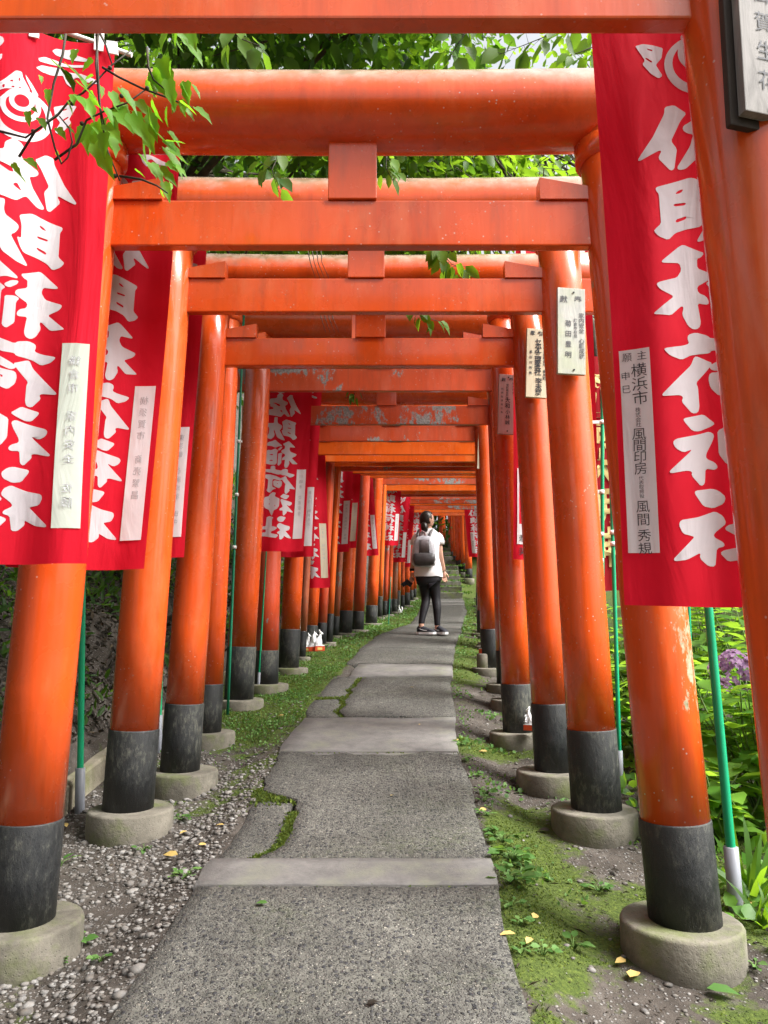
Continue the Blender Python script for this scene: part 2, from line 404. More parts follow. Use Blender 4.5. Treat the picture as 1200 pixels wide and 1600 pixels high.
def cloth(name, col, col2, trans=0.28):
    b = NB(name)
    c = b.ramp(b.noise(3.5, 4), [(0.3, col), (0.7, col2)])
    w = b.noise(240, 2, 0.5, b.coord((1, 1, 6)))
    c = b.mix(b.math('MULTIPLY', w, 0.18), c, tuple(x*0.6 for x in col))
    b.to(c, 'Base Color'); b.set(Roughness=0.8, Specular_IOR_Level=0.15)
    wr = b.math('ADD', b.math('MULTIPLY', b.noise(3.2, 4, 0.5, b.coord((2.2, 2.2, 0.5)), 0.9), 1.0), b.math('MULTIPLY', w, 0.02))
    b.bump(wr, 0.45, 0.03)
    t = b.n.new('ShaderNodeBsdfTranslucent'); b.l.new(c, t.inputs[0])
    mx = b.n.new('ShaderNodeMixShader'); mx.inputs[0].default_value = trans
    b.l.new(b.p.outputs[0], mx.inputs[1]); b.l.new(t.outputs[0], mx.inputs[2]); b.l.new(mx.outputs[0], b.out.inputs['Surface'])
    return b.m
M['red'] = cloth('red_banner_cloth', (0.60, 0.006, 0.022), (0.69, 0.011, 0.034), 0.34)
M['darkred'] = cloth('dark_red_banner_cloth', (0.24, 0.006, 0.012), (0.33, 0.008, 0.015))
M['white'] = cloth('white_lettering', (0.60, 0.58, 0.62), (0.68, 0.66, 0.69), 0.25)
M['paper'] = cloth('paper_slip', (0.74, 0.73, 0.76), (0.82, 0.81, 0.83), 0.2)
M['paper_green'] = cloth('greenish_paper_slip', (0.54, 0.60, 0.53), (0.62, 0.67, 0.60), 0.2)
M['paper_cream'] = cloth('cream_paper_slip', (0.58, 0.50, 0.38), (0.66, 0.58, 0.44), 0.2)
M['gold'] = cloth('pale_yellow_lettering', (0.62, 0.50, 0.20), (0.70, 0.58, 0.26), 0.2)
M['ink'] = simple('black_ink', (0.02, 0.02, 0.025), 0.6)
M['ink_faint'] = simple('faint_ink_showing_through', (0.42, 0.43, 0.45), 0.8, 0.3, 40)
M['ink_grey'] = simple('weathered_ink', (0.10, 0.10, 0.11), 0.8, 0.3, 40)
M['tape'] = simple('white_tape', (0.75, 0.74, 0.72), 0.5)
M['pole'] = simple('green_pole_plastic', (0.010, 0.30, 0.14), 0.35, 0.12, 6)
M['pole_dark'] = simple('dark_green_pole_plastic', (0.008, 0.16, 0.085), 0.4, 0.12, 6)
M['pvc'] = simple('grey_pvc', (0.20, 0.21, 0.24), 0.5, 0.15, 9)
M['rod'] = simple('white_rod', (0.62, 0.61, 0.58), 0.4)
def plank(name, a, c2, tint):
    b = NB(name)
    n = b.noise(7, 8, 0.7, b.coord((6, 6, 0.7)), 1.0)
    c = b.ramp(n, [(0.3, a), (0.65, c2)])
    t = b.ramp(b.noise(5, 5), [(0.45, 0.0), (0.7, 0.7)])
    c = b.mix(t, c, tint)
    b.to(c, 'Base Color'); b.set(Roughness=0.8); b.bump(n, 0.3, 0.004); return b.m
M['plank_grey'] = plank('grey_weathered_board', (0.30, 0.31, 0.30), (0.52, 0.52, 0.48), (0.42, 0.46, 0.30))
M['plank_brown'] = plank('brown_grey_weathered_board', (0.12, 0.11, 0.105), (0.27, 0.25, 0.24), (0.20, 0.18, 0.155))
M['plank_cream'] = plank('cream_board', (0.52, 0.46, 0.32), (0.62, 0.56, 0.42), (0.60, 0.52, 0.36))
M['plank_pink'] = plank('pinkish_weathered_board', (0.34, 0.27, 0.26), (0.52, 0.45, 0.42), (0.50, 0.42, 0.40))
M['plank_dark'] = plank('dark_wooden_backing', (0.018, 0.010, 0.008), (0.04, 0.022, 0.015), (0.03, 0.018, 0.012))
M['porcelain'] = simple('white_porcelain', (0.78, 0.78, 0.80), 0.2, 0.05, 20)
M['plinth_red'] = simple('red_plinth_paint', (0.55, 0.07, 0.02), 0.4)
M['gold_leaf'] = simple('gold_paint', (0.55, 0.42, 0.12), 0.4)
M['timber'] = plank('grey_timber', (0.14, 0.12, 0.085), (0.30, 0.27, 0.20), (0.16, 0.16, 0.07))
# ------------------------------------------------------------------ ground, bank, path
def build_ground():
    xs = sorted(set([-60, -40, -28, -20, -15, -12, -10]+[-8.5+0.5*i for i in range(10)]+[-3.6+0.12*i for i in range(9)]
                +[-2.5+0.06*i for i in range(84)]+[2.56+0.25*i for i in range(14)]+[6.5, 8, 10, 13, 17, 22, 30, 45, 60]))
    ys = sorted(set([-8, -4, -2, -1, 0]+[0.4+0.07*i for i in range(112)]+[8.3+0.15*i for i in range(60)]+[17.4+0.3*i for i in range(40)]+[30, 33, 37, 42, 48, 56, 70, 90]))
    V = [(x, y, terrain(x, y)) for y in ys for x in xs]
    nx = len(xs)
    Fc = []
    for j in range(len(ys)-1):
        for i in range(nx-1):
            Fc.append((j*nx+i, j*nx+i+1, (j+1)*nx+i+1, (j+1)*nx+i))
    # the path has its own body: the ground dips a little beneath it
    V2 = []
    for (x, y, z) in V:
        l, r = interp(PL, y), interp(PR, y)
        if l+0.09 < x < r-0.09 and y < 19: z -= 0.05
        V2.append((x, y, z))
    o = link_mesh('ground', V2, Fc, M['soil'], smooth=True)
    at_ = o.data.attributes.new('moss', 'FLOAT', 'POINT')
    at_.data.foreach_set('value', [moss_amount(x, y) for (x, y, z) in V2])
    return struct(o)
def moss_amount(x, y):
    l, r = interp(PL, y), interp(PR, y)
    n = noise.noise((x*1.7, y*1.7, 4.4))
    if x < interp(BANK, y): return 0.15+0.2*n
    if x < l:
        a = 0.16+0.70*sstep(3.3, 6.2, y-0.5*(l-x))
        return max(0, a+0.5*n*(1-a*0.5))
    if x > r:
        d = x-r
        a = 0.40+0.10*sstep(0.5, 0.1, d)+0.30*sstep(7, 10, y)-0.25*sstep(0.35, 0.2, abs(y-5.2)*0.3)
        return a+0.85*n
    return 0.3
ground = build_ground()

def zone_pts(n, x0, x1, y0, y1, f, r=None):
    r = r or rng
    out = []
    tries = 0
    while len(out) < n and tries < n*60:
        tries += 1
        x, y = r.uniform(x0, x1), r.uniform(y0, y1)
        if r.random() < f(x, y): out.append((x, y))
    return out

def slab(name, y0, y1, mat, lfun, rfun, top=0.0, thick=0.16, ny=14, nx=8, front=None, back=None):
    """a cast slab of the path: irregular left and right edges, optional wavy ends"""
    front = front or (lambda t: 0.0); back = back or (lambda t: 0.0)
    T = []
    for j in range(ny+1):
        s = j/ny; row = []
        for i in range(nx+1):
            t = i/nx
            y = (y0+front(t))*(1-s)+(y1+back(t))*s
            x = lfun(y)*(1-t)+rfun(y)*t
            z = g(y)+top+0.004*noise.noise((x*3, y*3, 0.5))
            row.append(Vector((x, y, z)))
        T.append(row)
    bm = bmesh.new()
    tv = [[bm.verts.new(p) for p in row] for row in T]
    for j in range(ny):
        for i in range(nx):
            f = bm.faces.new((tv[j][i], tv[j][i+1], tv[j+1][i+1], tv[j+1][i])); f.smooth = True
    ring = [tv[0][i] for i in range(nx+1)]+[tv[j][nx] for j in range(1, ny+1)]+[tv[ny][i] for i in range(nx-1, -1, -1)]+[tv[j][0] for j in range(ny-1, 0, -1)]
    cx = sum((v.co for v in ring), Vector())/len(ring)
    mid = [bm.verts.new(v.co+(v.co-cx).normalized()*0.006-Vector((0, 0, 0.012))) for v in ring]
    low = [bm.verts.new(v.co+(v.co-cx).normalized()*0.004-Vector((0, 0, thick))) for v in ring]
    n = len(ring)
    for a, b in ((ring, mid), (mid, low)):
        for i in range(n): bm.faces.new((a[i], b[i], b[(i+1) % n], a[(i+1) % n]))
    return struct(bm_obj(name, bm, mat))
def wl_(amp, f, s): return lambda y: amp*noise.noise((y*f, s, 0.3))
def LE(y): return interp(PL, y)+0.035*noise.noise((y*2.2, 1.5, 0))+0.015*noise.noise((y*9, 2.5, 0))
def RE(y): return interp(PR, y)+0.018*noise.noise((y*2.0, 7.5, 0))+0.008*noise.noise((y*11, 3.5, 0))
YB1, YB2 = ground_y(1385), ground_y(1343)
YB3, YB4 = ground_y(1175), ground_y(1122)
gap = 0.006
def LE2(y):                                # the broken left corner of the second slab
    t = (y-YB2)/(YB3-YB2)
    k = 0.24*sstep(0.58, 0.42, t)*(1-0.25*sstep(0.12, 0.0, t))
    return LE(y)+k+0.035*noise.noise((y*6, 4.1, 0))+0.02*noise.noise((y*17, 6.1, 0))
def ragged(a, f, s): return lambda t: a*noise.noise((t*f, s, 0.7))+a*0.5*noise.noise((t*f*3.1, s, 1.7))
slab('path_slab', -1.0, YB1-gap, M['agg'], LE, RE, ny=40, nx=14)
slab('path_band', YB1, YB2, M['band'], lambda y: LE(y)-0.01, RE, top=0.004, ny=5)
slab('path_slab', YB2+gap, YB3-0.02, M['agg'], LE2, RE, ny=40, nx=14, back=lambda t: 0.10*noise.noise((t*5, 1.5, 0.2))+0.05*noise.noise((t*13, 2.5, 0.2))-0.02)
slab('path_slab', YB2+gap, YB2+(YB3-YB2)*0.45, M['agg'], lambda y: LE(y)+0.0, lambda y: min(LE2(y)-0.030, LE(y)+0.26), top=-0.012, ny=10, nx=3, back=lambda t: 0.05*noise.noise((t*5, 8.5, 0.2)))
slab('path_slab', YB3-0.16, YB3+0.0, M['band'], lambda y: LE(y)+0.02, lambda y: RE(y)-0.004, top=-0.006, ny=5, nx=14)
slab('path_band', YB3+0.002, YB4, M['band'], lambda y: LE(y)-0.005, RE, top=0.003, ny=8, back=ragged(0.05, 3, 6.2))
Y3a, Y3b, Y3c = YB4+0.03, ground_y(1058), ground_y(1038)
slab('path_slab', Y3a, Y3b-0.02, M['agg'], lambda y: LE(y)+0.27+0.05*noise.noise((y*5, 14.1, 0)), RE, ny=24, nx=10, back=ragged(0.08, 4, 3.3), front=ragged(0.05, 4, 1.3))
slab('path_slab', Y3a, Y3a+0.62, M['agg'], LE, lambda y: LE(y)+0.235+0.05*noise.noise((y*5, 14.1, 0)), top=-0.010, ny=10, nx=3, back=ragged(0.10, 3, 5.3))
slab('path_slab', Y3a+0.72, Y3b+0.1, M['agg'], LE, lambda y: LE(y)+0.225+0.05*noise.noise((y*5, 14.1, 0)), top=-0.012, ny=10, nx=3, back=ragged(0.10, 3, 9.3))
slab('path_band', Y3b+0.03, Y3c, M['band'], lambda y: LE(y)+0.12, RE, top=0.003, ny=6, back=ragged(0.08, 4, 7.7), front=ragged(0.06, 4, 3.3))
slab('path_slab', Y3c+0.05, 9.0, M['agg'], LE, RE, ny=24, nx=10, front=ragged(0.07, 4, 7.9))
slab('path_slab', 9.0+gap, 12.55, M['agg'], LE, RE, ny=24)
slab('path_slab', 12.6, 16.9, M['agg'], LE, RE, ny=24)
slab('path_band', 16.95, 17.25, M['band'], LE, RE, top=0.004, ny=3)
slab('path_slab', 17.3, 17.9, M['agg'], LE, RE, ny=5)
slab('path_band', 17.93, 18.2, M['band'], LE, RE, top=0.004, ny=3)
slab('path_slab', 18.22, 19.0, M['agg'], LE, RE, ny=6)

# worn stone steps climbing at the far end
def build_steps():
    n = 12; y = 19.0; z = g(19.0)
    for i in range(n):
        z += 0.165; d = 0.36
        l, r = interp(PL, y)-0.05, interp(PR, y)+0.0
        bm = bmesh.new(); box(bm, ((l+r)/2, y+0.3, z-0.15), (r-l, 0.6, 0.30), 0.025)
        bmesh.ops.subdivide_edges(bm, edges=list(bm.edges), cuts=2, use_grid_fill=True)
        for v in bm.verts: v.co += Vector((noise.noise(v.co*3), noise.noise(v.co*3+Vector((5, 0, 0))), noise.noise(v.co*3+Vector((9, 0, 0)))))*0.02
        struct(bm_obj('stone_step', bm, M['step'])); y += d
build_steps()

# ------------------------------------------------------------------ torii
ORD = ['first', 'second', 'third', 'fourth', 'fifth', 'sixth', 'seventh', 'eighth', 'ninth', 'tenth', 'eleventh', 'twelfth', 'thirteenth',
       'fourteenth', 'fifteenth', 'sixteenth', 'seventeenth', 'eighteenth', 'nineteenth', 'twentieth', 'twenty-first', 'twenty-second',
       'twenty-third', 'twenty-fourth', 'twenty-fifth', 'twenty-sixth', 'twenty-seventh', 'twenty-eighth', 'twenty-ninth', 'thirtieth']
def make_torii(Y, bl, br, ztop, zbot, nl, nr, dia, label, hb=0.38, mats=('paint', 'paint', 'paint_log'), foot=(0.17, 0.14), nuki_ext=0.2, kdia=None, kgap=None, rmat=None):
    """bl, br: post bottoms (Vector); zbot, ztop: tie beam; nl, nr: inner x of the posts at the beam's lower edge"""
    r = dia/2
    root = empty('torii', ((bl.x+br.x)/2, Y, min(bl.z, br.z)), label, 'torii gate', 'vermilion torii gates over the path')
    pm, nm, km = (M[m] for m in mats)
    H = zbot-(bl.z+br.z)/2; s = H/2.5
    kd = kdia or 0.315*s; kg = kgap or 0.25*s
    kz = ztop+kg+kd/2
    for side, b, xi in ((-1, bl, nl), (1, br, nr)):
        xn = xi+side*r*0.93                                   # post centre at the beam
        dx = (xn-b.x)/(zbot-b.z)
        top = Vector((b.x+dx*(kz-0.1*kd-b.z), Y, kz-0.1*kd))
        def P(z): return Vector((b.x+dx*(z-b.z), Y, z))
        bm = bmesh.new()
        zs = [b.z+hb-0.03]+[b.z+hb+(top.z-b.z-hb)*k/6 for k in range(1, 7)]
        tube(bm, [P(z) for z in zs], [r*(1-0.04*k/6) for k in range(7)], 32)
        po = bm_obj('post', bm, M[rmat] if (rmat and side > 0) else pm, root)
        bm = bmesh.new()
        tube(bm, [P(b.z-0.02), P(b.z+hb*0.5), P(b.z+hb-0.006), P(b.z+hb)], [r*1.035, r*1.035, r*1.035, r*1.015], 32)
        bm_obj('black_foot', bm, M['black'], po)
        cz = kz-kd/2
        bm = bmesh.new(); tube(bm, [P(cz-0.075), P(cz-0.06), P(cz+0.01)], [r*1.0, r*1.13, r*1.13], 32)
        bm_obj('collar', bm, pm, po)
        gz = terrain(b.x, Y)
        fr = foot[0]; ft = b.z
        bm = bmesh.new()
        q = 0.012
        cen = Vector((b.x+side*(-0.015), Y, 0))
        tube(bm, [cen+Vector((0, 0, z)) for z in (min(gz, ft-foot[1])-0.12, ft-q, ft-q*0.3, ft)], [fr*1.01, fr, fr-q*0.35, fr-q], 36)
        for v in bm.verts: v.co += Vector((noise.noise(v.co*7), noise.noise(v.co*7+Vector((3, 0, 0))), 0.3*noise.noise(v.co*9)))*0.006
        bm_obj('footing', bm, M['footing'], root)
    th = 0.048*s; hN = ztop-zbot
    # tie beam, pushed through both posts
    bm = bmesh.new(); box(bm, ((nl+nr)/2, Y, (ztop+zbot)/2), ((nr-nl)+2*(dia*0.93+nuki_ext*s), th, hN), 0.006)
    bm_obj('tie_beam', bm, nm, root)
    # wedges on the beam, against the posts
    for side, xi in ((-1, nl), (1, nr)):
        L = 0.20*s; h1, h2 = 0.092*s, 0.05*s
        a = xi+side*0.02
        poly = [(a, Y, ztop), (xi-side*L, Y, ztop), (xi-side*L, Y, ztop+h1), (a, Y, ztop+h2)]
        bm = bmesh.new(); prism(bm, poly, Vector((0, -th*0.75, 0)), Vector((0, th*0.75, 0)))
        bm_obj('wedge', bm, nm, root)
    cx = (nl+nr)/2+0.005
    bm = bmesh.new(); box(bm, (cx, Y, (ztop+kz-kd*0.3)/2), (0.195*s, th*1.5, kz-kd*0.3-ztop), 0.004)
    bm_obj('strut', bm, nm, root)
    ke = (nr-nl)/2+dia+0.30*s
    bm = bmesh.new()
    xsK = [-ke, -ke+0.012]+[-ke+0.012+(2*ke-0.024)*k/10 for k in range(1, 10)]+[ke-0.012, ke]
    tube(bm, [(cx+x, Y, kz+0.02*(x/ke)**2) for x in xsK], [kd/2-0.012]+[kd/2]*(len(xsK)-2)+[kd/2-0.012], 40)
    bm_obj('top_log', bm, km, root)
    return root
# (left base u, v; right base u; beam top v, bottom v; inner left u, inner right u at the beam; post diameter px at left base; black foot px; materials)
TT = [
 (28, 1436, 1070, 318, 388, 175, 922, 106, 158, ('paint', 'paint', 'paint_log'), 'nearest whole torii, its thick round top log crossing the upper part of the view'),
 (200, 1262, 932, 438, 490, 293, 848, 75, 124, ('paint', 'paint', 'paint_log'), 'torii with the grey weathered name board on its right post'),
 (281, 1203, 866, 530, 573, 352, 803, 59, 105, ('paint', 'paint', 'paint_log'), 'torii with the cream name board of dense writing on its right post'),
 (322, 1143, 809, 541, 575, 371, 768, 45, 75, ('paint', 'paint', 'paint_log'), 'slim torii with the pinkish grey name board on its right post'),
 (373, 1092, 806, 577, 612, 421, 768, 44, 82, ('paint', 'paint_peel', 'paint_log'), 'torii with grey peeled patches on the first flat peeling tie beam'),
 (415, 1068, 796, 635, 664, 443, 763, 38, 52, ('paint_old', 'paint_peel', 'paint_log'), 'dull faded torii with a peeling strut and speckled tie beam'),
 (451, 1043, 768, 666, 690, 482, 742, 31, 60, ('paint', 'paint_peel', 'paint_log'), 'torii with white flecked peeling beam and a thin pale board on its right post'),
 (471, 1026, 764, 690, 711, 494, 745, 13, 40, ('paint_dirty', 'paint_bright', 'paint_log'), 'slim torii with a dirty greyish left post'),  # from here on, paint_bright tie beams carry painted light in their colour
 (485, 1009, 762, 703, 722, 509, 745, 20, 32, ('paint', 'paint_bright', 'paint_log'), 'torii directly behind the three white fox figurines'),
 (502, 1006, 760, 712, 729, 523, 746, 15, 33, ('paint_old', 'paint_bright', 'paint_log'), 'faded slim torii just right of the three fox figurines'),
 (514, 1003, 758, 720, 736, 533, 746, 11, 44, ('paint_bright', 'paint_peel', 'paint_log'), 'slim torii of fresh bright orange with a glossy jet black foot'),
 (524, 993, 757, 726, 740, 543, 746, 10, 30, ('paint_dirty', 'paint_bright', 'paint_log'), 'slim torii with stained grey brown left post behind the fresh orange one'),
 (539, 989, 756, 730, 743, 562, 747, 21, 35, ('paint', 'paint_bright', 'paint_log'), 'sturdy torii behind the pair of overlapping banners before the bend'),
 (559, 984, 755, 735, 747, 578, 747, 18, 29, ('paint_old', 'paint_bright', 'paint_log'), 'torii with a long grey scrape on its left post'),
 (580, 974, 754, 746, 757, 598, 748, 18, 28, ('paint', 'paint_peel', 'paint_log'), 'torii with patchy grey peeling along its beam and a banner on its left post'),
 (593, 964, 753, 757, 767, 604, 748, 8, 32, ('paint_bright', 'paint_bright', 'paint_log'), 'narrow bright orange torii behind the patchy grey beam'),
 (601, 962, 752, 763, 772, 612, 748, 7, 23, ('paint_old', 'paint_bright', 'paint_log'), 'narrow faded torii, first of a tight cluster of thin left posts'),
 (608, 960, 751, 768, 776, 617, 748, 8, 24, ('paint', 'paint_old', 'paint_log'), 'narrow torii in the middle of a tight cluster of thin left posts'),
 (616, 956, 750, 774, 781, 624, 748, 9, 20, ('paint_dirty', 'paint_peel', 'paint_log'), 'torii with a bare grey left post beside the small lone fox figurine'),
 (622, 953, 749, 779, 787, 628, 748, 6, 30, ('paint_bright', 'paint_peel', 'paint_log'), 'very thin orange torii beside the small lone fox figurine'),
 (629, 950, 748, 784, 790, 633, 748, 6, 20, ('paint', 'paint_bright', 'paint_log'), 'thin torii behind the striped grey beam'),
 (636, 946, 748, 788, 796, 641, 748, 9, 20, ('paint', 'paint_peel', 'paint_log'), 'torii with a grey bleached beam just above the head of the walker'),
 (643, 938, 747, 795, 801, 646, 747, 6, 16, ('paint', 'paint_bright', 'paint_log'), 'thin torii whose left post stands just left of the backpack'),
 (648, 934, 746, 801, 806, 652, 747, 5, 14, ('paint', 'paint_bright', 'paint_log'), 'last torii on the level path, before the steps'),
]
TOR = []
def build_torii():
    # the one the photographer stands in
    Y0 = 1.585; zb = at(600, 41, Y0).z
    gz = g(Y0)-0.02
    TOR.append(make_torii(Y0, Vector((-1.42, Y0, gz)), Vector((0.925, Y0, gz)), zb+0.19, zb, -1.22, at(1076, 46, Y0).x, 0.25,
        'torii at the very front, only its right post and flat beam in view', hb=0.38, foot=(0.2, 0.16), nuki_ext=0.02))
    for i, (ul, vb, ur, vt, vn, nl, nr, dpx, hpx, mats, lab) in enumerate(TT):
        Y = ground_y(vb)
        bl, br = at(ul, vb, Y), at(ur, vb, Y)
        zt, zn = at(600, vt, Y).z, at(600, vn, Y).z
        xl, xr = at(nl, vn, Y).x, at(nr, vn, Y).x
        px = (at(ul+1, vb, Y).x-bl.x)
        dia = max(0.085, dpx*px)
        hb = at(600, vb-hpx, Y).z-bl.z
        big = 0.205 if i < 3 else 0.19
        f = (min(big, dia*0.92), 0.17 if i < 3 else 0.12)
        TOR.append(make_torii(Y, bl, br, zt, zn, xl, xr, dia, lab, hb, mats, f, kgap=(0.243 if i == 0 else None), rmat={0: 'paint_chip', 4: 'paint_chip', 7: 'paint_peel', 9: 'paint_old'}.get(i)))
    st = [(733, 907, 11, 'torii at the foot of the mossy steps', 'paint'), (726, 898, 10, 'torii beside the second mossy step', 'paint_bright'), (719.5, 893, 14, 'stout torii standing on a concrete block at the side of the steps', 'paint'),
          (712.5, 886, 8, 'torii half way up the mossy steps', 'paint_bright'), (708, 879, 7, 'thin torii near the top of the mossy steps', 'paint'), (704.5, 872, 6, 'thinnest torii near the top of the mossy steps', 'paint_old'), (692, 866, 11, 'topmost torii, beyond the dark gap above the steps', 'paint')]
    for u, v, d, lab, mt in st:
        Y = ground_y(v-0.01) if v > 905 else ground_y(v)
        br = at(u, v, Y); br.z = max(br.z, g(Y)+0.05); bl = br-Vector((1.62, 0, 0))
        dia = max(0.11, d*Y/1180)
        TOR.append(make_torii(Y, bl, br, br.z+2.22, br.z+2.08, bl.x+dia/2+0.03, br.x-dia/2-0.03, dia, lab, 0.26, (mt, mt, 'paint_log'), (dia*0.85, 0.15)))
build_torii()

# ------------------------------------------------------------------ lettering
_glyph = {}
_fc = bpy.data.curves.new('lettering_source', 'FONT'); _fo = bpy.data.objects.new('lettering_source', _fc); COL.objects.link(_fo)
def glyph(ch, bold=0.0):
    k = (ch, bold)
    if k not in _glyph:
        _fc.body = ch; _fc.offset = bold; _fc.resolution_u = 3
        bpy.context.view_layer.update()
        dg = bpy.context.evaluated_depsgraph_get()
        me = _fo.evaluated_get(dg).to_mesh()
        V = [(v.co.x-0.5, v.co.y-0.36) for v in me.vertices]; Fs = [tuple(p.vertices) for p in me.polygons]
        _fo.evaluated_get(dg).to_mesh_clear()
        _glyph[k] = (V, Fs)
    return _glyph[k]
def columns(cols, bold=0.012, jit=0.0, seed=1):
    """cols: (x, y_top, size, text[, pitch]) -> 2-D verts and faces, y downwards negative"""
    V, Fs = [], []; r = random.Random(seed)
    for c in cols:
        x, y, s, txt = c[:4]; pitch = c[4] if len(c) > 4 else s*1.02
        for ch in txt:
            if ch != ' ':
                gv, gf = glyph(ch, bold); o = len(V)
                a = r.uniform(-1, 1)*jit; sx = s*(1+r.uniform(-1, 1)*jit); 
                ca, sa = math.cos(a), math.sin(a)
                V += [(x+sx*(p*ca-q*sa), y-s/2+s*(p*sa+q*ca)) for p, q in gv]
                Fs += [tuple(i+o for i in f) for f in gf]
            y -= pitch
    return V, Fs
# brush characters of the shrine banner, traced as outlines (edge-relative, see conv)
BR = [
 # sa
 ([(470,245),(535,185),(585,195),(590,240),(660,390),(745,525),(735,535),(625,470),(615,475),(635,520),(570,595),(550,585),(530,460),(560,410),(505,290)], []),
 ([(290,180),(345,135),(395,165),(405,190),(385,230),(400,275),(490,320),(495,345),(470,370),(440,380),(460,450),(535,575),(525,590),(490,585),(430,530),(415,535),(370,580),(340,580),(250,562),(140,555),(95,540),(100,500),(150,455),(225,440),(210,410),(160,400),(165,370),(140,345),(105,325),(120,290),(170,255),(285,230)],
  [[(350,385),(335,350),(260,325),(200,330),(255,345),(320,385)], [(345,470),(370,450),(400,505),(360,485)]]),
 # suke
 ([(390,675),(455,640),(480,640),(655,700),(655,720),(640,740),(635,920),(665,950),(675,965),(650,995),(600,1015),(560,970),(500,945),(420,930),(400,895),(380,830),(405,835),(405,740)],
  [[(505,705),(530,712),(555,738),(520,730)], [(495,785),(565,798),(560,812),(500,802)], [(495,865),(555,890),(555,910),(500,885)]]),
 ([(245,590),(300,590),(305,610),(300,660),(310,700),(385,745),(390,770),(370,810),(345,830),(360,860),(445,1010),(440,1020),(380,1005),(300,960),(285,930),(262,870),(238,815),(232,850),(250,905),(240,950),(180,1000),(120,985),(100,950),(140,900),(150,820),(140,780),(90,770),(80,735),(130,710),(235,700),(238,650)], []),
 # ina
 ([(410,1085),(520,1035),(545,1050),(640,1140),(635,1150),(545,1145),(535,1185),(560,1230),(665,1265),(670,1280),(650,1305),(580,1340),(690,1440),(680,1445),(600,1450),(540,1390),(530,1400),(540,1440),(510,1500),(480,1520),(450,1510),(440,1480),(455,1370),(400,1380),(395,1360),(410,1330),(450,1310),(455,1275),(400,1245),(380,1230),(390,1200),(450,1170),(450,1115),(430,1110)], []),
 ([(320,1180),(360,1145),(400,1135),(395,1160),(350,1200),(325,1195)], []),
 ([(215,1030),(265,1005),(300,1040),(395,1110),(390,1125),(330,1125),(270,1150),(200,1122),(110,1120),(90,1090),(140,1055)], []),
 ([(325,1260),(380,1245),(410,1255),(390,1285),(385,1430),(340,1480),(315,1465),(325,1300)], []),
 ([(190,1200),(270,1165),(330,1205),(310,1225),(305,1240),(300,1430),(270,1460),(190,1462),(100,1450),(85,1400),(95,1230),(130,1195)],
  [[(195,1265),(230,1270),(225,1290),(150,1285)], [(190,1370),(225,1380),(220,1395),(150,1390)]]),
 # ri
 ([(190,1490),(245,1475),(275,1495),(270,1530),(285,1550),(390,1570),(410,1550),(470,1535),(510,1550),(515,1575),(505,1600),(540,1615),(635,1635),(640,1645),(610,1675),(550,1695),(500,1665),(450,1655),(400,1650),(390,1635),(320,1640),(200,1605),(130,1600),(60,1590),(50,1560),(110,1545),(185,1545)], []),
 ([(385,1705),(460,1670),(480,1670),(500,1720),(655,1890),(650,1900),(560,1890),(545,1900),(555,1925),(500,1985),(470,1980),(460,1950),(465,1840),(475,1815),(415,1745)], []),
 ([(190,1640),(290,1665),(375,1702),(405,1722),(395,1740),(370,1750),(320,1735),(245,1720),(228,1740),(226,1860),(300,1887),(235,1912),(190,1965),(160,1960),(120,1930),(140,1880),(150,1730),(80,1700),(60,1670),(110,1640)], []),
 ([(240,1760),(270,1740),(330,1755),(400,1757),(410,1790),(400,1840),(360,1885),(330,1880),(250,1840)], [[(316,1794),(332,1799),(330,1812),(318,1809)]]),
 # jin
 ([(380,2035),(440,1985),(545,2015),(545,2030),(500,2080),(465,2080),(400,2050)], []),
 ([(385,2095),(410,2078),(480,2100),(590,2130),(605,2150),(590,2180),(550,2200),(505,2180),(515,2195),(625,2305),(615,2315),(530,2295),(505,2300),(510,2320),(460,2375),(440,2360),(435,2280),(385,2285),(370,2270),(385,2245),(430,2225),(430,2200),(395,2130)], []),
 ([(190,1990),(240,1955),(290,1965),(295,1985),(285,2000),(280,2030),(370,2075),(365,2200),(330,2255),(280,2275),(265,2290),(240,2375),(225,2370),(175,2270),(100,2240),(70,2190),(75,2080),(100,2045),(165,2030)],
  [[(175,2070),(185,2078),(182,2095),(172,2087)], [(175,2150),(187,2158),(182,2185),(172,2177)], [(283,2180),(297,2188),(290,2215),(280,2207)]]),
 # ja
 ([(335,2430),(370,2395),(405,2385),(490,2400),(495,2415),(450,2480),(400,2490),(345,2465)], []),
 ([(335,2570),(350,2530),(390,2505),(480,2540),(570,2560),(580,2585),(560,2630),(515,2640),(500,2645),(610,2765),(600,2775),(540,2765),(470,2725),(475,2755),(430,2795),(395,2795),(385,2700),(345,2690),(350,2670),(400,2640),(395,2620)], []),
 ([(140,2405),(190,2385),(255,2400),(265,2415),(245,2440),(245,2560),(330,2580),(345,2600),(300,2630),(230,2660),(240,2690),(350,2710),(370,2725),(330,2770),(240,2760),(110,2740),(40,2745),(-20,2735),(-25,2700),(30,2680),(130,2670),(135,2620),(60,2620),(40,2590),(70,2570),(130,2560)], []),
]
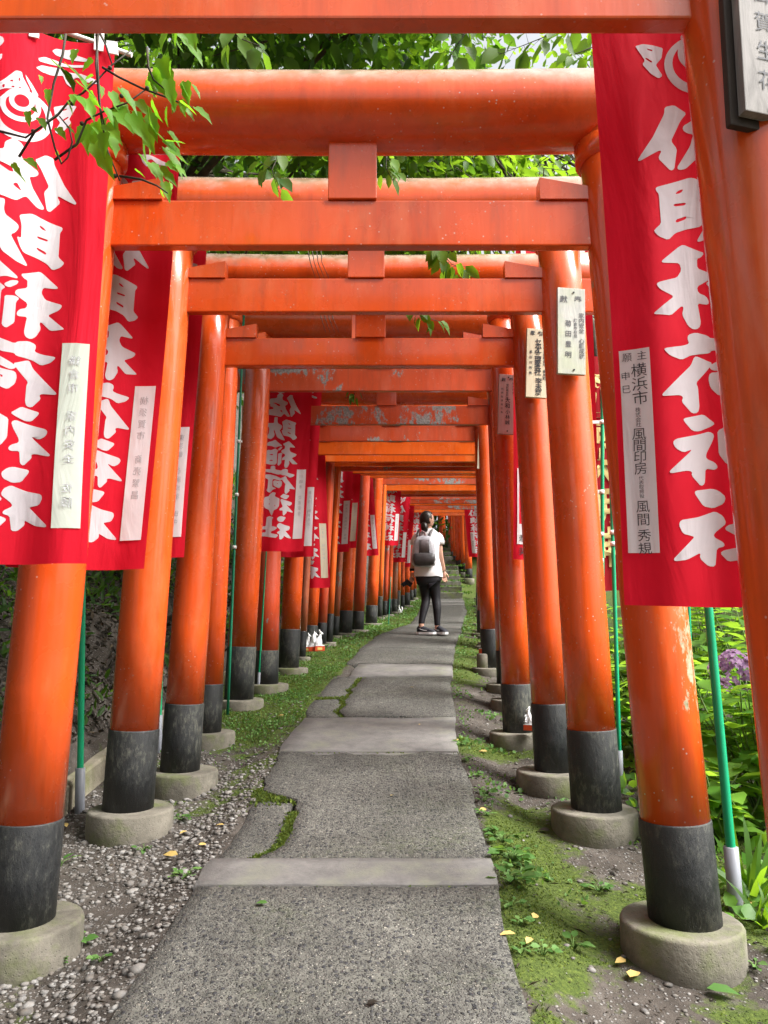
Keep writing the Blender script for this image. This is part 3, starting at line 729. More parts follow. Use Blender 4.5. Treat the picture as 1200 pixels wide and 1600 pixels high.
BR_TOP = [   # hou-nou above the jewel
 ([(570,330),(610,300),(700,310),(810,300),(815,330),(795,370),(920,440),(890,460),(740,420),(600,370)], []),
 ([(440,440),(500,410),(600,430),(700,468),(905,500),(890,525),(720,500),(560,482),(450,470)], []),
 ([(415,545),(470,508),(640,512),(680,545),(840,590),(1000,690),(990,725),(880,690),(800,620),(750,640),(755,710),(735,725),(690,680),(660,590),(560,600),(470,580)], []),
 ([(-60,120),(0,80),(30,180),(130,240),(140,290),(100,335),(55,340),(80,360),(0,450),(-40,400),(-20,300)], []),
 ([(120,420),(110,480),(20,530),(-20,510),(60,440)], []),
 ([(-330,150),(-280,130),(-270,250),(-130,240),(-110,290),(-130,480),(-180,480),(-180,300),(-300,300),(-320,480),(-380,470),(-390,300),(-380,250),(-330,240)], []),
 # flames of the jewel
 ([(-20,800),(60,745),(140,700),(240,610),(290,620),(300,680),(355,800),(340,850),(280,838),(210,812),(140,806),(60,826),(0,850)],
  [[(110,765),(135,760),(130,800),(110,795)], [(190,715),(215,720),(205,735),(180,730)], [(262,685),(275,690),(272,725),(260,720)], [(200,780),(225,785),(215,800),(190,795)], [(262,780),(280,790),(275,812),(258,805)]]),
 ([(320,640),(380,740),(430,840),(400,880),(370,860),(375,810),(330,700)], []),
 ([(560,935),(640,915),(720,912),(780,940),(735,1010),(700,1070),(720,1110),(650,1190),(590,1225),(560,1195),(615,1100),(570,1030)],
  [[(640,960),(690,950),(680,965),(645,975)], [(640,1070),(690,1040),(700,1050),(650,1085)]]),
 ([(-10,935),(-90,915),(-170,912),(-230,940),(-185,1010),(-150,1070),(-170,1110),(-100,1190),(-40,1225),(-10,1195),(-65,1100),(-20,1030)], []),
]
def chaikin(P):
    out = []
    n = len(P)
    for i in range(n):
        a, b = P[i], P[(i+1) % n]
        L = math.hypot(b[0]-a[0], b[1]-a[1])
        t = min(0.25, 9.0/max(L, 1e-6))
        out += [(a[0]+(b[0]-a[0])*t, a[1]+(b[1]-a[1])*t), (b[0]-(b[0]-a[0])*t, b[1]-(b[1]-a[1])*t)]
    return out
SX = 1/2137.0; BH = 1.74; BW = 0.50
def convA(p): return ((960-0.037*p[1]-p[0])*SX, (3006-p[1])*SX)
def convB(p):
    x, y = p; yy = y-0.2*(x-1000)
    return ((1180-0.09*(y-300)-x)/3093.0, 1.33+(1530-yy)/3093.0)
def ring(cx, cy, ro, ri, dx=0, dy=0, n=40):
    o = [(cx+ro*math.cos(2*math.pi*k/n), cy+ro*math.sin(2*math.pi*k/n)) for k in range(n)]
    i = [(cx+dx+ri*math.cos(2*math.pi*k/n), cy+dy+ri*math.sin(2*math.pi*k/n)) for k in range(n)]
    return (o, [i])
def flat_letters(polys, conv, cell=0.0250):
    bm = bmesh.new()
    for outer, holes in polys:
        loops = [[Vector((*conv(p), 0)) for p in L] for L in [outer]+holes]
        vs = [bm.verts.new(p) for L in loops for p in L]
        for t in tessellate_polygon(loops):
            try: bm.faces.new([vs[k] for k in t])
            except ValueError: pass
    lo = [min(v.co[i] for v in bm.verts) for i in (0, 1)]; hi = [max(v.co[i] for v in bm.verts) for i in (0, 1)]
    for ax in (0, 1):
        k = math.floor(lo[ax]/cell)+1
        while k*cell < hi[ax]:
            co = Vector((0, 0, 0)); co[ax] = k*cell; no = Vector((0, 0, 0)); no[ax] = 1
            bmesh.ops.bisect_plane(bm, geom=bm.verts[:]+bm.edges[:]+bm.faces[:], plane_co=co, plane_no=no); k += 1
    bmesh.ops.triangulate(bm, faces=bm.faces[:])
    bm.verts.index_update()
    V = [(v.co.x, v.co.y) for v in bm.verts]; Fs = [tuple(v.index for v in f.verts) for f in bm.faces]
    bm.free(); return V, Fs
LET = flat_letters([(chaikin(o), [chaikin(h) for h in hs_]) for o, hs_ in BR], convA)
EMB = flat_letters([(chaikin(o), [chaikin(h) for h in hs_]) for o, hs_ in BR_TOP]+[ring(280, 1085, 268, 205, 0, -18), ring(268, 975, 178, 132, 0, -8), ring(280, 930, 112, 66)], convB)

def make_banner(edge_bot, edge_top, Y, label, face, yaw, W=BW, H=None, phase=0.0, slip=None, slip_mat='paper', text='full', ytop=None, cloth_m='red', letter_m='white', wave=1.0, slip_h=(0.105, 0.685), slip_x=(0.022, 0.103), vs=None, group='red prayer banners along the path', rod=False, tabs=True, flip=False):
    """face = +1: seen from its printed front, -1: seen from its back, so the writing runs mirrored"""
    P0 = at(edge_bot[0], edge_bot[1], Y)
    if H is None:
        P1 = at(edge_top[0], edge_top[1], ytop or Y); H = (P1-P0).length
        up = (P1-P0).normalized()
    else: up = Vector((0, 0, 1)) if edge_top is None else (at(edge_top[0], edge_top[1], Y)-P0).normalized()
    hdir = Vector((math.cos(yaw), math.sin(yaw), 0))*face
    nrm = hdir.cross(up)*face                                # towards the viewer
    if nrm.y > 0: nrm = -nrm
    kv = vs or H/BH; kw = W/BW
    def S(fx, h, off=0.0):
        """fx in metres of the pattern from the path-side edge, h in metres of the pattern above the lower hem"""
        a, b = fx*kw, h*kv
        q = 1-0.5*h/BH
        w = wave*(0.020*math.sin(5.2*fx/BW*2+phase+0.9*h)*(0.45+0.55*q)+0.0055*math.sin(13*fx/BW+2*phase-1.0*h)*(0.5+0.5*q)+0.006*math.sin(3.7*h+phase*3)*q+0.010*math.sin(4.5*fx/BW-2.6*h+phase*1.7)*q)
        w = w*(0.35+0.65*sstep(0, 0.12, fx))+wave*0.012*math.sin(2.1*h+phase)*(1-fx/BW)*q*0.6
        sag = -0.008*math.sin(math.pi*min(1, fx/BW))*(1-h/BH)*wave
        return P0+hdir*(a+0.007*wave*math.sin(2.6*h+phase)*q)+up*(b+sag)+nrm*(w+off)
    root = empty('banner', S(BW/2, 0), label, 'banner', group)
    nx, ny = 40, 72
    htop = H/kv
    V = [S(BW*i/nx, htop*j/ny) for j in range(ny+1) for i in range(nx+1)]
    Fc = [(j*(nx+1)+i, j*(nx+1)+i+1, (j+1)*(nx+1)+i+1, (j+1)*(nx+1)+i) for j in range(ny) for i in range(nx)]
    c = link_mesh('cloth', V, Fc, M[cloth_m], root, True)
    def put(name, V2, F2, mat, off, par=root):
        return link_mesh(name, [S(x, y, off) for x, y in V2], F2, M[mat], par, True)
    if text in ('full', 'nolow'):
        fl = (lambda L: ([(BW-x, y) for x, y in L[0]], L[1])) if flip else (lambda L: L)
        put('lettering', *fl(LET), letter_m, 0.0012, c)
        put('emblem', *fl(EMB), letter_m, 0.0012, c)
    if slip is not None:
        x0, x1 = slip_x; h0, h1 = slip_h; n = 24
        V2 = [(x0+(x1-x0)*i/2, h0+(h1-h0)*j/n) for j in range(n+1) for i in range(3)]
        F2 = [(j*3+i, j*3+i+1, (j+1)*3+i+1, (j+1)*3+i) for j in range(n) for i in range(2)]
        sl = put('paper_slip', V2, F2, slip_mat, 0.0035)
        w = x1-x0
        for tv, tf in ([slip] if isinstance(slip, tuple) else slip):
            if tf: put('writing', [(x0+w/2+(-x if flip else x)*w, h1+y*w) for x, y in tv], tf, 'ink' if face > 0 else 'ink_faint', 0.0050, sl)
    if tabs:
        for k in (0.1, 0.5, 0.9):
            bm = bmesh.new()
            a, b = S(BW*k, htop-0.03, 0.004), S(BW*k, htop+0.055, 0.004)
            prism(bm, [a-hdir*0.016, a+hdir*0.016, b+hdir*0.016, b-hdir*0.016], Vector((0, 0, 0)), nrm*0.006)
            bm_obj('tab', bm, M['tape'], root)
    return root, S, htop
def slip_text(cols, seed=1, bold=0.012, jit=0.05): return [columns([c], bold, jit, seed+i) for i, c in enumerate(cols)]
FA = [slip_text([(0.0, -0.5, 0.42, t, 0.55)], i, -0.004, 0.12) for i, t in enumerate(['鎌倉市 家内安全 佐藤', '横須賀市 商売繁昌', '東京都 心願成就 田中', '川崎市 交通安全', '藤沢市 無病息災', '逗子市 開運招福'])]
NONE = ([], [])
def build_banners():
    B = make_banner
    r1 = slip_text([(0.24, -0.10, 0.34, '主', 0.4), (-0.24, -0.10, 0.34, '願', 0.4), (0.12, -0.52, 0.52, '横浜市', 0.50), (-0.32, -0.78, 0.32, '申巳', 0.48),
                    (0.02, -2.10, 0.19, '株式会社', 0.175), (0.02, -2.82, 0.46, '風間印房', 0.405), (0.02, -4.52, 0.165, '代表取締役', 0.155), (0.03, -5.36, 0.46, '風間', 0.45), (0.04, -6.36, 0.45, '秀規', 0.45)], 3, -0.004, 0.05)
    make_banner((138, 881), (178, 74), 2.47, 'large red banner with a greenish slip, cut by the left picture edge, under vine leaves', -1, R(16), 0.54, phase=0.4, slip=FA[0], slip_mat='paper_green')
    make_banner((228, 889), (284, 205), 3.05, 'red banner partly behind the one with the greenish slip, its own slip white', -1, R(12), 0.52, phase=2.0, slip=FA[1])
    make_banner((290, 871), (326, 330), 4.12, 'narrow strip of red banner showing between the second and third left posts', -1, R(8), 0.50, H=1.86, phase=1.1, slip=FA[2])
    make_banner((474, 861), (488, 613), 6.58, 'red banner with the most complete lettering, just right of the fifth left post', -1, R(6), 0.50, H=1.86, phase=3.2, slip=FA[3])
    make_banner((490, 870), (499, 680), 7.55, 'red banner peeping out behind the one with the most complete lettering', -1, R(6), 0.48, H=1.80, phase=0.2, slip=FA[4])
    make_banner((515, 918), (508, 668), 8.55, 'lowest hanging of the far left red banners, a cream slip at its edge', -1, R(8), 0.50, H=1.86, phase=4.2, slip=FA[5], slip_mat='paper_cream', wave=1.3)
    make_banner((546, 862), (552, 712), 9.85, 'red banner with clear lettering in front of the sturdy left post before the bend', -1, R(6), 0.50, H=1.72, phase=1.7, slip=FA[0])
    make_banner((557, 856), (564, 725), 10.3, 'faded red banner with a yellowish slip behind the one before the bend', -1, R(5), 0.46, H=1.6, phase=2.7, slip=FA[1], slip_mat='paper_cream')
    make_banner((592, 868), (583, 760), 11.4, 'small red banner swung aslant beside the torii with the scraped post', -1, R(14), 0.40, H=1.5, phase=0.9, slip=FA[2], slip_h=(0.12, 0.72))
    make_banner((622, 852), (627, 772), 13.95, 'red banner with a wide slip at the tight cluster of thin posts', -1, R(6), 0.42, H=1.5, phase=3.9, slip=FA[3])
    make_banner((633, 878), (641, 786), 14.9, 'red banner with a very thin slip, right of the tight cluster of thin posts', -1, R(5), 0.42, H=1.5, phase=5.1, slip=NONE)
    make_banner((642, 886), (647, 797), 16.3, 'dark shaded red banner, nearest on the left to the backpack', -1, R(5), 0.42, H=1.5, phase=0.6, slip=NONE)
    make_banner((660, 866), (662, 806), 18.6, 'small bright red banner beside the head of the walker', -1, R(5), 0.42, H=1.4, phase=1.6, slip=NONE)
    make_banner((979, 945), (922, 20), 2.0, 'large red banner with a clearly inked white slip, beside the front right post', 1, R(-14), 0.54, phase=5.6, slip=r1, slip_x=(0.014, 0.086), slip_h=(0.128, 0.645), vs=1.075)
    rs = slip_text([(0.0, -0.2, 0.7, '祈願', 0.95), (0.0, -2.6, 0.7, '会社商売繁昌', 0.86)], 5, 0.01, 0.05)
    b, S, h = make_banner((936, 818), (925, 480), 4.75, 'bright crimson banner tied to a green pole by white loops, behind the right posts', 1, R(178), 0.50, H=1.86, phase=2.2, slip=None, flip=True)
    V2 = [(x0, y0) for y0 in [0.55+0.06*k for k in range(16)] for x0 in (0.05, 0.10, 0.15)]
    n = 15; F2 = [(j*3+i, j*3+i+1, (j+1)*3+i+1, (j+1)*3+i) for j in range(n) for i in range(2)]
    sl = link_mesh('paper_slip', [S(x, y, 0.012) for x, y in V2], F2, M['paper'], b, True)
    for tv, tf in rs: link_mesh('writing', [S(0.10-0.10*x, 1.42+0.10*y, 0.0145) for x, y in tv], tf, M['ink'], sl, True)
    gl = columns([(0.0, 0.0, 0.30, '稲荷大明神', 0.29)], 0.03, 0.03, 4)
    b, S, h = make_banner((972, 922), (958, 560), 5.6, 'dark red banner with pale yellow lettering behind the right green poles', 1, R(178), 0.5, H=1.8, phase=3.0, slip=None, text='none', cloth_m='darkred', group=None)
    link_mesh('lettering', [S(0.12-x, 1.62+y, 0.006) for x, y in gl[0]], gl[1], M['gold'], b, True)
    make_banner((799, 874), (803, 600), 5.02, 'red banner glimpsed in the slit between the third and fourth right posts', 1, R(4), 0.46, H=1.80, phase=1.2,
                slip=slip_text([(0.0, -0.3, 0.7, '商売繁昌 寿美', 1.0)], 6, 0.0, 0.06), slip_h=(0.10, 0.60), slip_x=(0.028, 0.11))
    make_banner((733, 870), (726, 806), 17.3, 'small bright red banner far down the right side beyond the last level torii', 1, R(-6), 0.44, H=1.45, phase=4.4, slip=FA[4], slip_x=(0.10, 0.19))
build_banners()
# ------------------------------------------------------------------ name boards on the posts
def make_board(u, v, Y, wpx, hpx, mat, cols, label, lean=0.03, yaw=0.0, ink='ink', backing=None, bold=0.012, seed=1, ext=0.0):
    c = at(u, v, Y); px = at(u+1, v, Y).x-c.x
    W = wpx*px; H = (at(u, v-hpx/2, Y)-at(u, v+hpx/2, Y)).length
    rot = Matrix.Rotation(yaw, 3, 'Z') @ Matrix.Rotation(lean, 3, 'Y')
    root = empty('name_board', c, label, 'name board', 'wooden name boards on the torii posts')
    t = 0.022
    bm = bmesh.new(); box(bm, c, (W, t, H), 0.002, rot); bo = bm_obj('board', bm, M[mat], root)
    if backing:
        bm = bmesh.new(); box(bm, c+rot @ Vector((-0.003, t*0.9+0.002, -0.004)), (W+0.030, t*0.8, H+0.030), 0.004, rot); bm_obj('backing', bm, M[backing], root)
    for q, col in enumerate(cols):
        V, Fs = columns([col], bold, 0.03, seed+q)
        link_mesh('writing', [c+rot @ Vector((x*W, -t/2-0.0015, H/2+y*W)) for x, y in V], Fs, M[ink], bo)
    for s in (-1, 1):
        bm = bmesh.new(); p = c+rot @ Vector((W*0.08, -t/2, s*H*0.45)); tube(bm, [p, p+rot @ Vector((0, -0.004, 0))], 0.005, 8); bm_obj('nail', bm, M['ink'], bo)
    return root
make_board(1187, 80, 1.46, 80, 206, 'plank_brown', [(0.05, -0.02, 0.46, '御賀生花', 0.64)], 'large dark framed board on the front right post, cut off by the picture edge', 0.02, R(14), 'ink_grey', 'plank_dark', 0.0)
make_board(892, 518, 3.74, 44, 134, 'plank_grey', [(-0.28, -0.30, 0.28, '献'), (0.24, -0.28, 0.28, '奉'), (-0.12, -1.22, 0.24, '菊田豊明', 0.385), (0.14, -1.14, 0.14, '鎌倉市在住', 0.145), (0.36, -0.92, 0.20, '家内安全 心願成就', 0.19)],
           'grey lichen streaked board with a handwritten name, highest on its post', 0.035, R(5), 'ink_grey')
make_board(838, 568, 4.33, 33, 107, 'plank_cream', [(-0.22, -0.10, 0.26, '奉'), (0.22, -0.10, 0.26, '納'), (0.05, -0.48, 0.34, 'セホ不管理奉会社', 0.215), (0.10, -2.42, 0.34, '李未慈', 0.28), (0.38, -0.66, 0.17, '神奈川県鎌倉市 御成町', 0.17), (-0.30, -1.10, 0.15, '長谷川秀男', 0.26)],
           'cream board packed with bold black writing on the third right post', 0.05, R(5), 'ink', None, 0.022, 4)
make_board(791, 632, 5.15, 25, 93, 'plank_pink', [(-0.22, -0.22, 0.28, '献'), (0.25, -0.18, 0.28, '奉'), (0.02, -0.62, 0.18, '茨城県水戸市', 0.17), (0.06, -1.50, 0.36, '大和'), (0.08, -2.28, 0.30, '小林誠', 0.34), (-0.30, -0.90, 0.15, '代表取締役社長', 0.25), (0.40, -0.50, 0.14, '家内安全', 0.2)],
           'pinkish grey board with small black writing on the fourth right post', 0.05, R(4), 'ink')
make_board(753, 702, 7.70, 13.5, 62, 'plank_cream', [(0.0, -0.25, 0.42, '奉納 心願成就', 0.5)], 'narrow pale board, the farthest one, below a peeling beam', 0.05, R(4), 'ink_grey', None, -0.004)

# ------------------------------------------------------------------ banner poles
def make_pole(ub, vb, ut, vt, label, Y=None, r=0.0135, socket=0.22, clips=(), cross=None, dark=False, extra=1.0):
    Y = Y or ground_y(vb, -0.06)
    B = at(ub, vb, Y); B.z = min(B.z, terrain(B.x, Y)+0.02)
    T = at(ut, vt, Y); d = (T-B).normalized(); T = T+d*extra
    root = empty('banner_pole', B, label, 'pole', 'green poles for the banners')
    bm = bmesh.new(); tube(bm, [B-d*0.1+d*(T-B).length*k/6 for k in range(7)], [r*(1-0.12*k/6) for k in range(7)], 16)
    po = bm_obj('pole', bm, M['pole_dark' if dark else 'pole'], root)
    if socket:
        bm = bmesh.new(); tube(bm, [B-d*0.15, B+d*socket, B+d*(socket+0.002)], [r*1.5, r*1.5, r*1.2], 16); bm_obj('socket', bm, M['pvc'], root)
    for cv, ln, sg in clips:
        c = at(ut+(ub-ut)*(cv-vt)/(vb-vt), cv, Y)
        bm = bmesh.new()
        tube(bm, [c-d*0.013, c+d*0.013], r*1.35, 16)
        if ln: box(bm, c+Vector((sg*ln*0.5, -0.004, 0)), (ln, 0.008, 0.022), 0.003)
        bm_obj('clip', bm, M['tape'], root)
    if cross:
        a, b = cross
        bm = bmesh.new(); tube(bm, [a, b], 0.008, 10); bm_obj('cross_rod', bm, M['rod'], root)
    return root
make_pole(125, 1256, 130, 880, 'green pole in a grey socket between the first two left posts', r=0.0165, socket=0.20)
make_pole(248, 1172, 256, 900, 'slim green pole in a grey socket beside the second left post', r=0.0125, socket=0.22)
make_pole(357, 1075, 375, 640, 'dark green pole with white clips standing before the fifth left post', Y=6.05, r=0.011, socket=0, clips=((690, 0.03, 1), (773, 0.02, 1), (855, 0.02, 1)), dark=True)
make_pole(404, 1068, 416, 870, 'slim green pole right beside the fifth left post', Y=6.85, r=0.010, socket=0.15)
make_pole(607, 975, 610, 920, 'hair thin green pole behind the torii with the scraped post', Y=12.6, r=0.008, socket=0, extra=0.3, dark=True)
make_pole(1149, 1398, 1106, 940, 'bright green pole in a grey socket, farthest right beside the hydrangea', r=0.0185, socket=0.215)
make_pole(969, 1220, 958, 860, 'green pole with two white tape bands between the second and first right posts', r=0.0125, socket=0.17, clips=((832, 0, 0), (850, 0, 0)))
make_pole(938, 1120, 941, 560, 'green pole tied with white loops to the crimson banner', Y=4.72, r=0.0125, socket=0, clips=((660, 0.09, -1), (769, 0.09, -1), (835, 0, 0), (876, 0.03, -1)))
make_pole(1085, 1250, 1075, 930, 'thin green pole behind the front right post, mostly hidden', Y=3.6, r=0.010, socket=0.2)
def crossbar():
    a, b = at(38, 28, 2.46), at(206, 86, 2.50)
    d = (b-a)
    root = empty('cross_rod', a, 'pale rod carrying the first left banner, its end sticking out among vine leaves', 'rod')
    bm = bmesh.new(); tube(bm, [a-d*1.6, a, b], 0.0085, 12); bm_obj('rod', bm, M['rod'], root)
    for u, v in ((57, 44), (178, 86)):
        p = at(u, v, 2.455); q = at(u-2, v-17, 2.455)
        bm = bmesh.new(); prism(bm, [p+Vector((-0.019, 0, 0)), p+Vector((0.019, 0, -0.008)), q+Vector((0.019, 0, 0)), q+Vector((-0.019, 0, 0.006))], Vector((0, -0.012, 0)), Vector((0, -0.006, 0))); bm_obj('loop', bm, M['tape'], root)
crossbar()

# ------------------------------------------------------------------ kerb by the bank, round lidded stump
def kerb():
    pts = [(-1.66, 2.6), (-1.68, 3.4), (-1.70, 4.3), (-1.68, 5.3), (-1.60, 6.4), (-1.52, 7.4)]
    for k, (dx, dz, w, h, lab, mt) in enumerate(((0, 0.0, 0.12, 0.20, 'low mossy concrete kerb at the foot of the leaf covered bank', 'kerb'), (-0.19, 0.055, 0.17, 0.10, 'grey timber beam lying behind the mossy kerb', 'timber'))):
        bm = bmesh.new(); rows = []
        for x, y in pts:
            z = g(y)-0.06+dz
            rows.append([bm.verts.new((x+dx+a*w, y, z+b*h)) for a, b in ((0.5, -0.6), (0.5, 0.42), (0.42, 0.5), (-0.42, 0.5), (-0.5, 0.42), (-0.5, -0.6))])
        for a, b in zip(rows, rows[1:]):
            for i in range(6): bm.faces.new((a[i], a[(i+1) % 6], b[(i+1) % 6], b[i]))
        bm.faces.new(rows[0]); bm.faces.new(rows[-1][::-1])
        bmesh.ops.recalc_face_normals(bm, faces=bm.faces)
        bmesh.ops.subdivide_edges(bm, edges=bm.edges[:], cuts=3, use_grid_fill=True)
        for v in bm.verts: v.co += Vector((noise.noise(v.co*4), 0, noise.noise(v.co*4+Vector((7, 0, 0)))))*0.012
        o = bm_obj('kerb' if k == 0 else 'timber_beam', bm, M[mt]); tag(o, lab, 'kerb' if k == 0 else 'beam')
kerb()
def stump():
    c = Vector((-1.98, 5.55, g(5.55)+0.02))
    root = empty('planter', c, 'dark round lidded tub standing on the bank behind the timber beam', 'tub')
    bm = bmesh.new(); tube(bm, [c+Vector((0, 0, z)) for z in (-0.3, 0.0, 0.14, 0.145)], [0.15, 0.165, 0.17, 0.16], 28); bm_obj('tub', bm, simple('dark_tub', (0.03, 0.032, 0.032), 0.7), root)
    bm = bmesh.new(); tube(bm, [c+Vector((0, 0, z)) for z in (0.146, 0.152, 0.18, 0.192)], [0.175, 0.182, 0.178, 0.14], 28); bm_obj('lid', bm, simple('grey_green_lid', (0.09, 0.10, 0.085), 0.85), root)
stump()

# ------------------------------------------------------------------ fox figurines
def make_fox(p, s, yaw, label, plinth=True, mirror=1):
    root = empty('fox_figurine', p, label, 'figurine', 'white porcelain fox figurines')
    def T(x, y, z): 
        v = Matrix.Rotation(yaw, 3, 'Z') @ Vector((x*mirror, y, z)); return p+v*s
    h0 = 0.30 if plinth else 0.0
    if plinth:
        bm = bmesh.new(); box(bm, T(0, 0, 0.14), (0.62*s, 0.5*s, 0.28*s), 0.02*s, Matrix.Rotation(yaw, 3, 'Z')); pl = bm_obj('plinth', bm, M['plinth_red'], root)
        bm = bmesh.new(); box(bm, T(0, -0.255, 0.14), (0.3*s, 0.012*s, 0.15*s), 0.0, Matrix.Rotation(yaw, 3, 'Z')); bm_obj('gold_panel', bm, M['gold_leaf'], pl)
    bm = bmesh.new()
    box(bm, T(0, 0, h0+0.02), (0.60*s, 0.48*s, 0.045*s), 0.01*s, Matrix.Rotation(yaw, 3, 'Z'))
    # sitting body: haunches, chest, neck, head with muzzle (faces +x), pricked ears, forelegs, raised tail
    tube(bm, [T(-0.12, 0, h0+0.05), T(-0.10, 0, h0+0.18), T(-0.03, 0, h0+0.36), T(0.05, 0, h0+0.52), T(0.07, 0, h0+0.64), T(0.08, 0, h0+0.73)], [0.19*s, 0.20*s, 0.155*s, 0.115*s, 0.085*s, 0.07*s], 14)
    blob(bm, T(-0.10, -0.10, h0+0.13), (0.15*s, 0.09*s, 0.13*s), 12); blob(bm, T(-0.10, 0.10, h0+0.13), (0.15*s, 0.09*s, 0.13*s), 12)
    tube(bm, [T(0.03, 0, h0+0.76), T(0.10, 0, h0+0.78), T(0.19, 0, h0+0.745), T(0.27, 0, h0+0.72)], [0.085*s, 0.105*s, 0.06*s, 0.028*s], 12)
    for q in (-1, 1):
        tube(bm, [T(0.05, q*0.06, h0+0.83), T(0.035, q*0.075, h0+0.91), T(0.03, q*0.08, h0+0.99)], [0.045*s, 0.034*s, 0.006*s], 8)
        tube(bm, [T(0.10, q*0.065, h0+0.42), T(0.14, q*0.07, h0+0.20), T(0.14, q*0.07, h0+0.06), T(0.20, q*0.07, h0+0.045)], [0.06*s, 0.05*s, 0.04*s, 0.035*s], 10)
    bm_obj('body', bm, M['porcelain'], root, True)
    bm = bmesh.new(); tube(bm, [T(-0.22, 0, h0+0.10), T(-0.33, 0, h0+0.22), T(-0.36, 0, h0+0.44), T(-0.32, 0, h0+0.66), T(-0.27, 0, h0+0.80)], [0.05*s, 0.085*s, 0.105*s, 0.08*s, 0.01*s], 12)
    bm_obj('tail', bm, M['porcelain'], root, True)
    return root
def foxes():
    def ground_at(u, v): 
        Y = ground_y(v); p = at(u, v, Y); return p
    p = ground_at(480.5, 1022); make_fox(p+Vector((0, 0, 0.03)), 0.16, R(0), 'leftmost of the three white foxes at the foot of the left posts, smallest in view')
    p = ground_at(490, 1022); make_fox(p+Vector((0, 0, 0.03)), 0.175, R(180), 'middle one of the three white foxes at the foot of the left posts', mirror=-1)
    p = ground_at(498, 1022); make_fox(p+Vector((0, 0, 0.035)), 0.185, R(20), 'rightmost and tallest of the three white foxes at the foot of the left posts')
    p = ground_at(624.5, 957); make_fox(p+Vector((0, 0, 0.0)), 0.15, R(160), 'small lone white fox beside the grey bare post, left of the walker', False)
    c = at(828.5, 1141, 5.27-0.16); make_fox(c, 0.118, R(150), 'white fox on a gold fronted red plinth, on the fourth right footing', True)
    c = at(822.5, 1133, 5.27-0.16); make_fox(c+Vector((0, 0.0, 0.02)), 0.05, R(200), 'tiny white fox beside the one on the footing of the fourth right post', False)
    c = at(757.5, 1021, 7.75); make_fox(c, 0.16, R(150), 'white fox on an orange red plinth set on a concrete block, right of the path')
    bm = bmesh.new(); t = c
    tube(bm, [Vector((c.x, c.y, z)) for z in (c.z-0.40, c.z-0.012, c.z)], [0.085, 0.083, 0.076], 24)
    tag(bm_obj('concrete_block', bm, M['footing']), 'small concrete block carrying a white fox, right of the path', 'block')
foxes()

# ------------------------------------------------------------------ the walker
def skin_mesh(name, nodes, edges, mat, parent, root_i=0, sub=2, smooth=True):
    me = bpy.data.meshes.new(name)
    bm = bmesh.new(); sk = bm.verts.layers.skin.verify(); vs = []
    for i, (p, r) in enumerate(nodes):
        v = bm.verts.new(p); v[sk].radius = r if hasattr(r, '__len__') else (r, r); v[sk].use_root = (i == root_i); vs.append(v)
    for a, b in edges: bm.edges.new((vs[a], vs[b]))
    bm.to_mesh(me); bm.free()
    o = bpy.data.objects.new(name, me); COL.objects.link(o)
    m = o.modifiers.new('s', 'SKIN'); m.use_smooth_shade = True; m.branch_smoothing = 0.4
    m2 = o.modifiers.new('u', 'SUBSURF'); m2.levels = sub; m2.render_levels = sub
    dg = bpy.context.evaluated_depsgraph_get(); dg.update()
    nm = bpy.data.meshes.new_from_object(o.evaluated_get(dg)); nm.name = name
    bpy.data.objects.remove(o); bpy.data.meshes.remove(me)
    return link(name, nm, mat, parent, smooth)
def loft(bm, rings, n=24, cap=True):
    """rings: (centre, half width vec, half depth vec, power)"""
    L = []
    for c, a, b, p in rings:
        row = []
        for k in range(n):
            t = 2*math.pi*k/n; cx, sy = math.cos(t), math.sin(t)
            fx = math.copysign(abs(cx)**p, cx); fy = math.copysign(abs(sy)**p, sy)
            row.append(bm.verts.new(Vector(c)+Vector(a)*fx+Vector(b)*fy))
        L.append(row)
    for r0, r1 in zip(L, L[1:]):
        for k in range(n):
            f = bm.faces.new((r0[k], r0[(k+1) % n], r1[(k+1) % n], r1[k])); f.smooth = True
    if cap: bm.faces.new(L[0][::-1]); bm.faces.new(L[-1])
    bmesh.ops.recalc_face_normals(bm, faces=bm.faces)
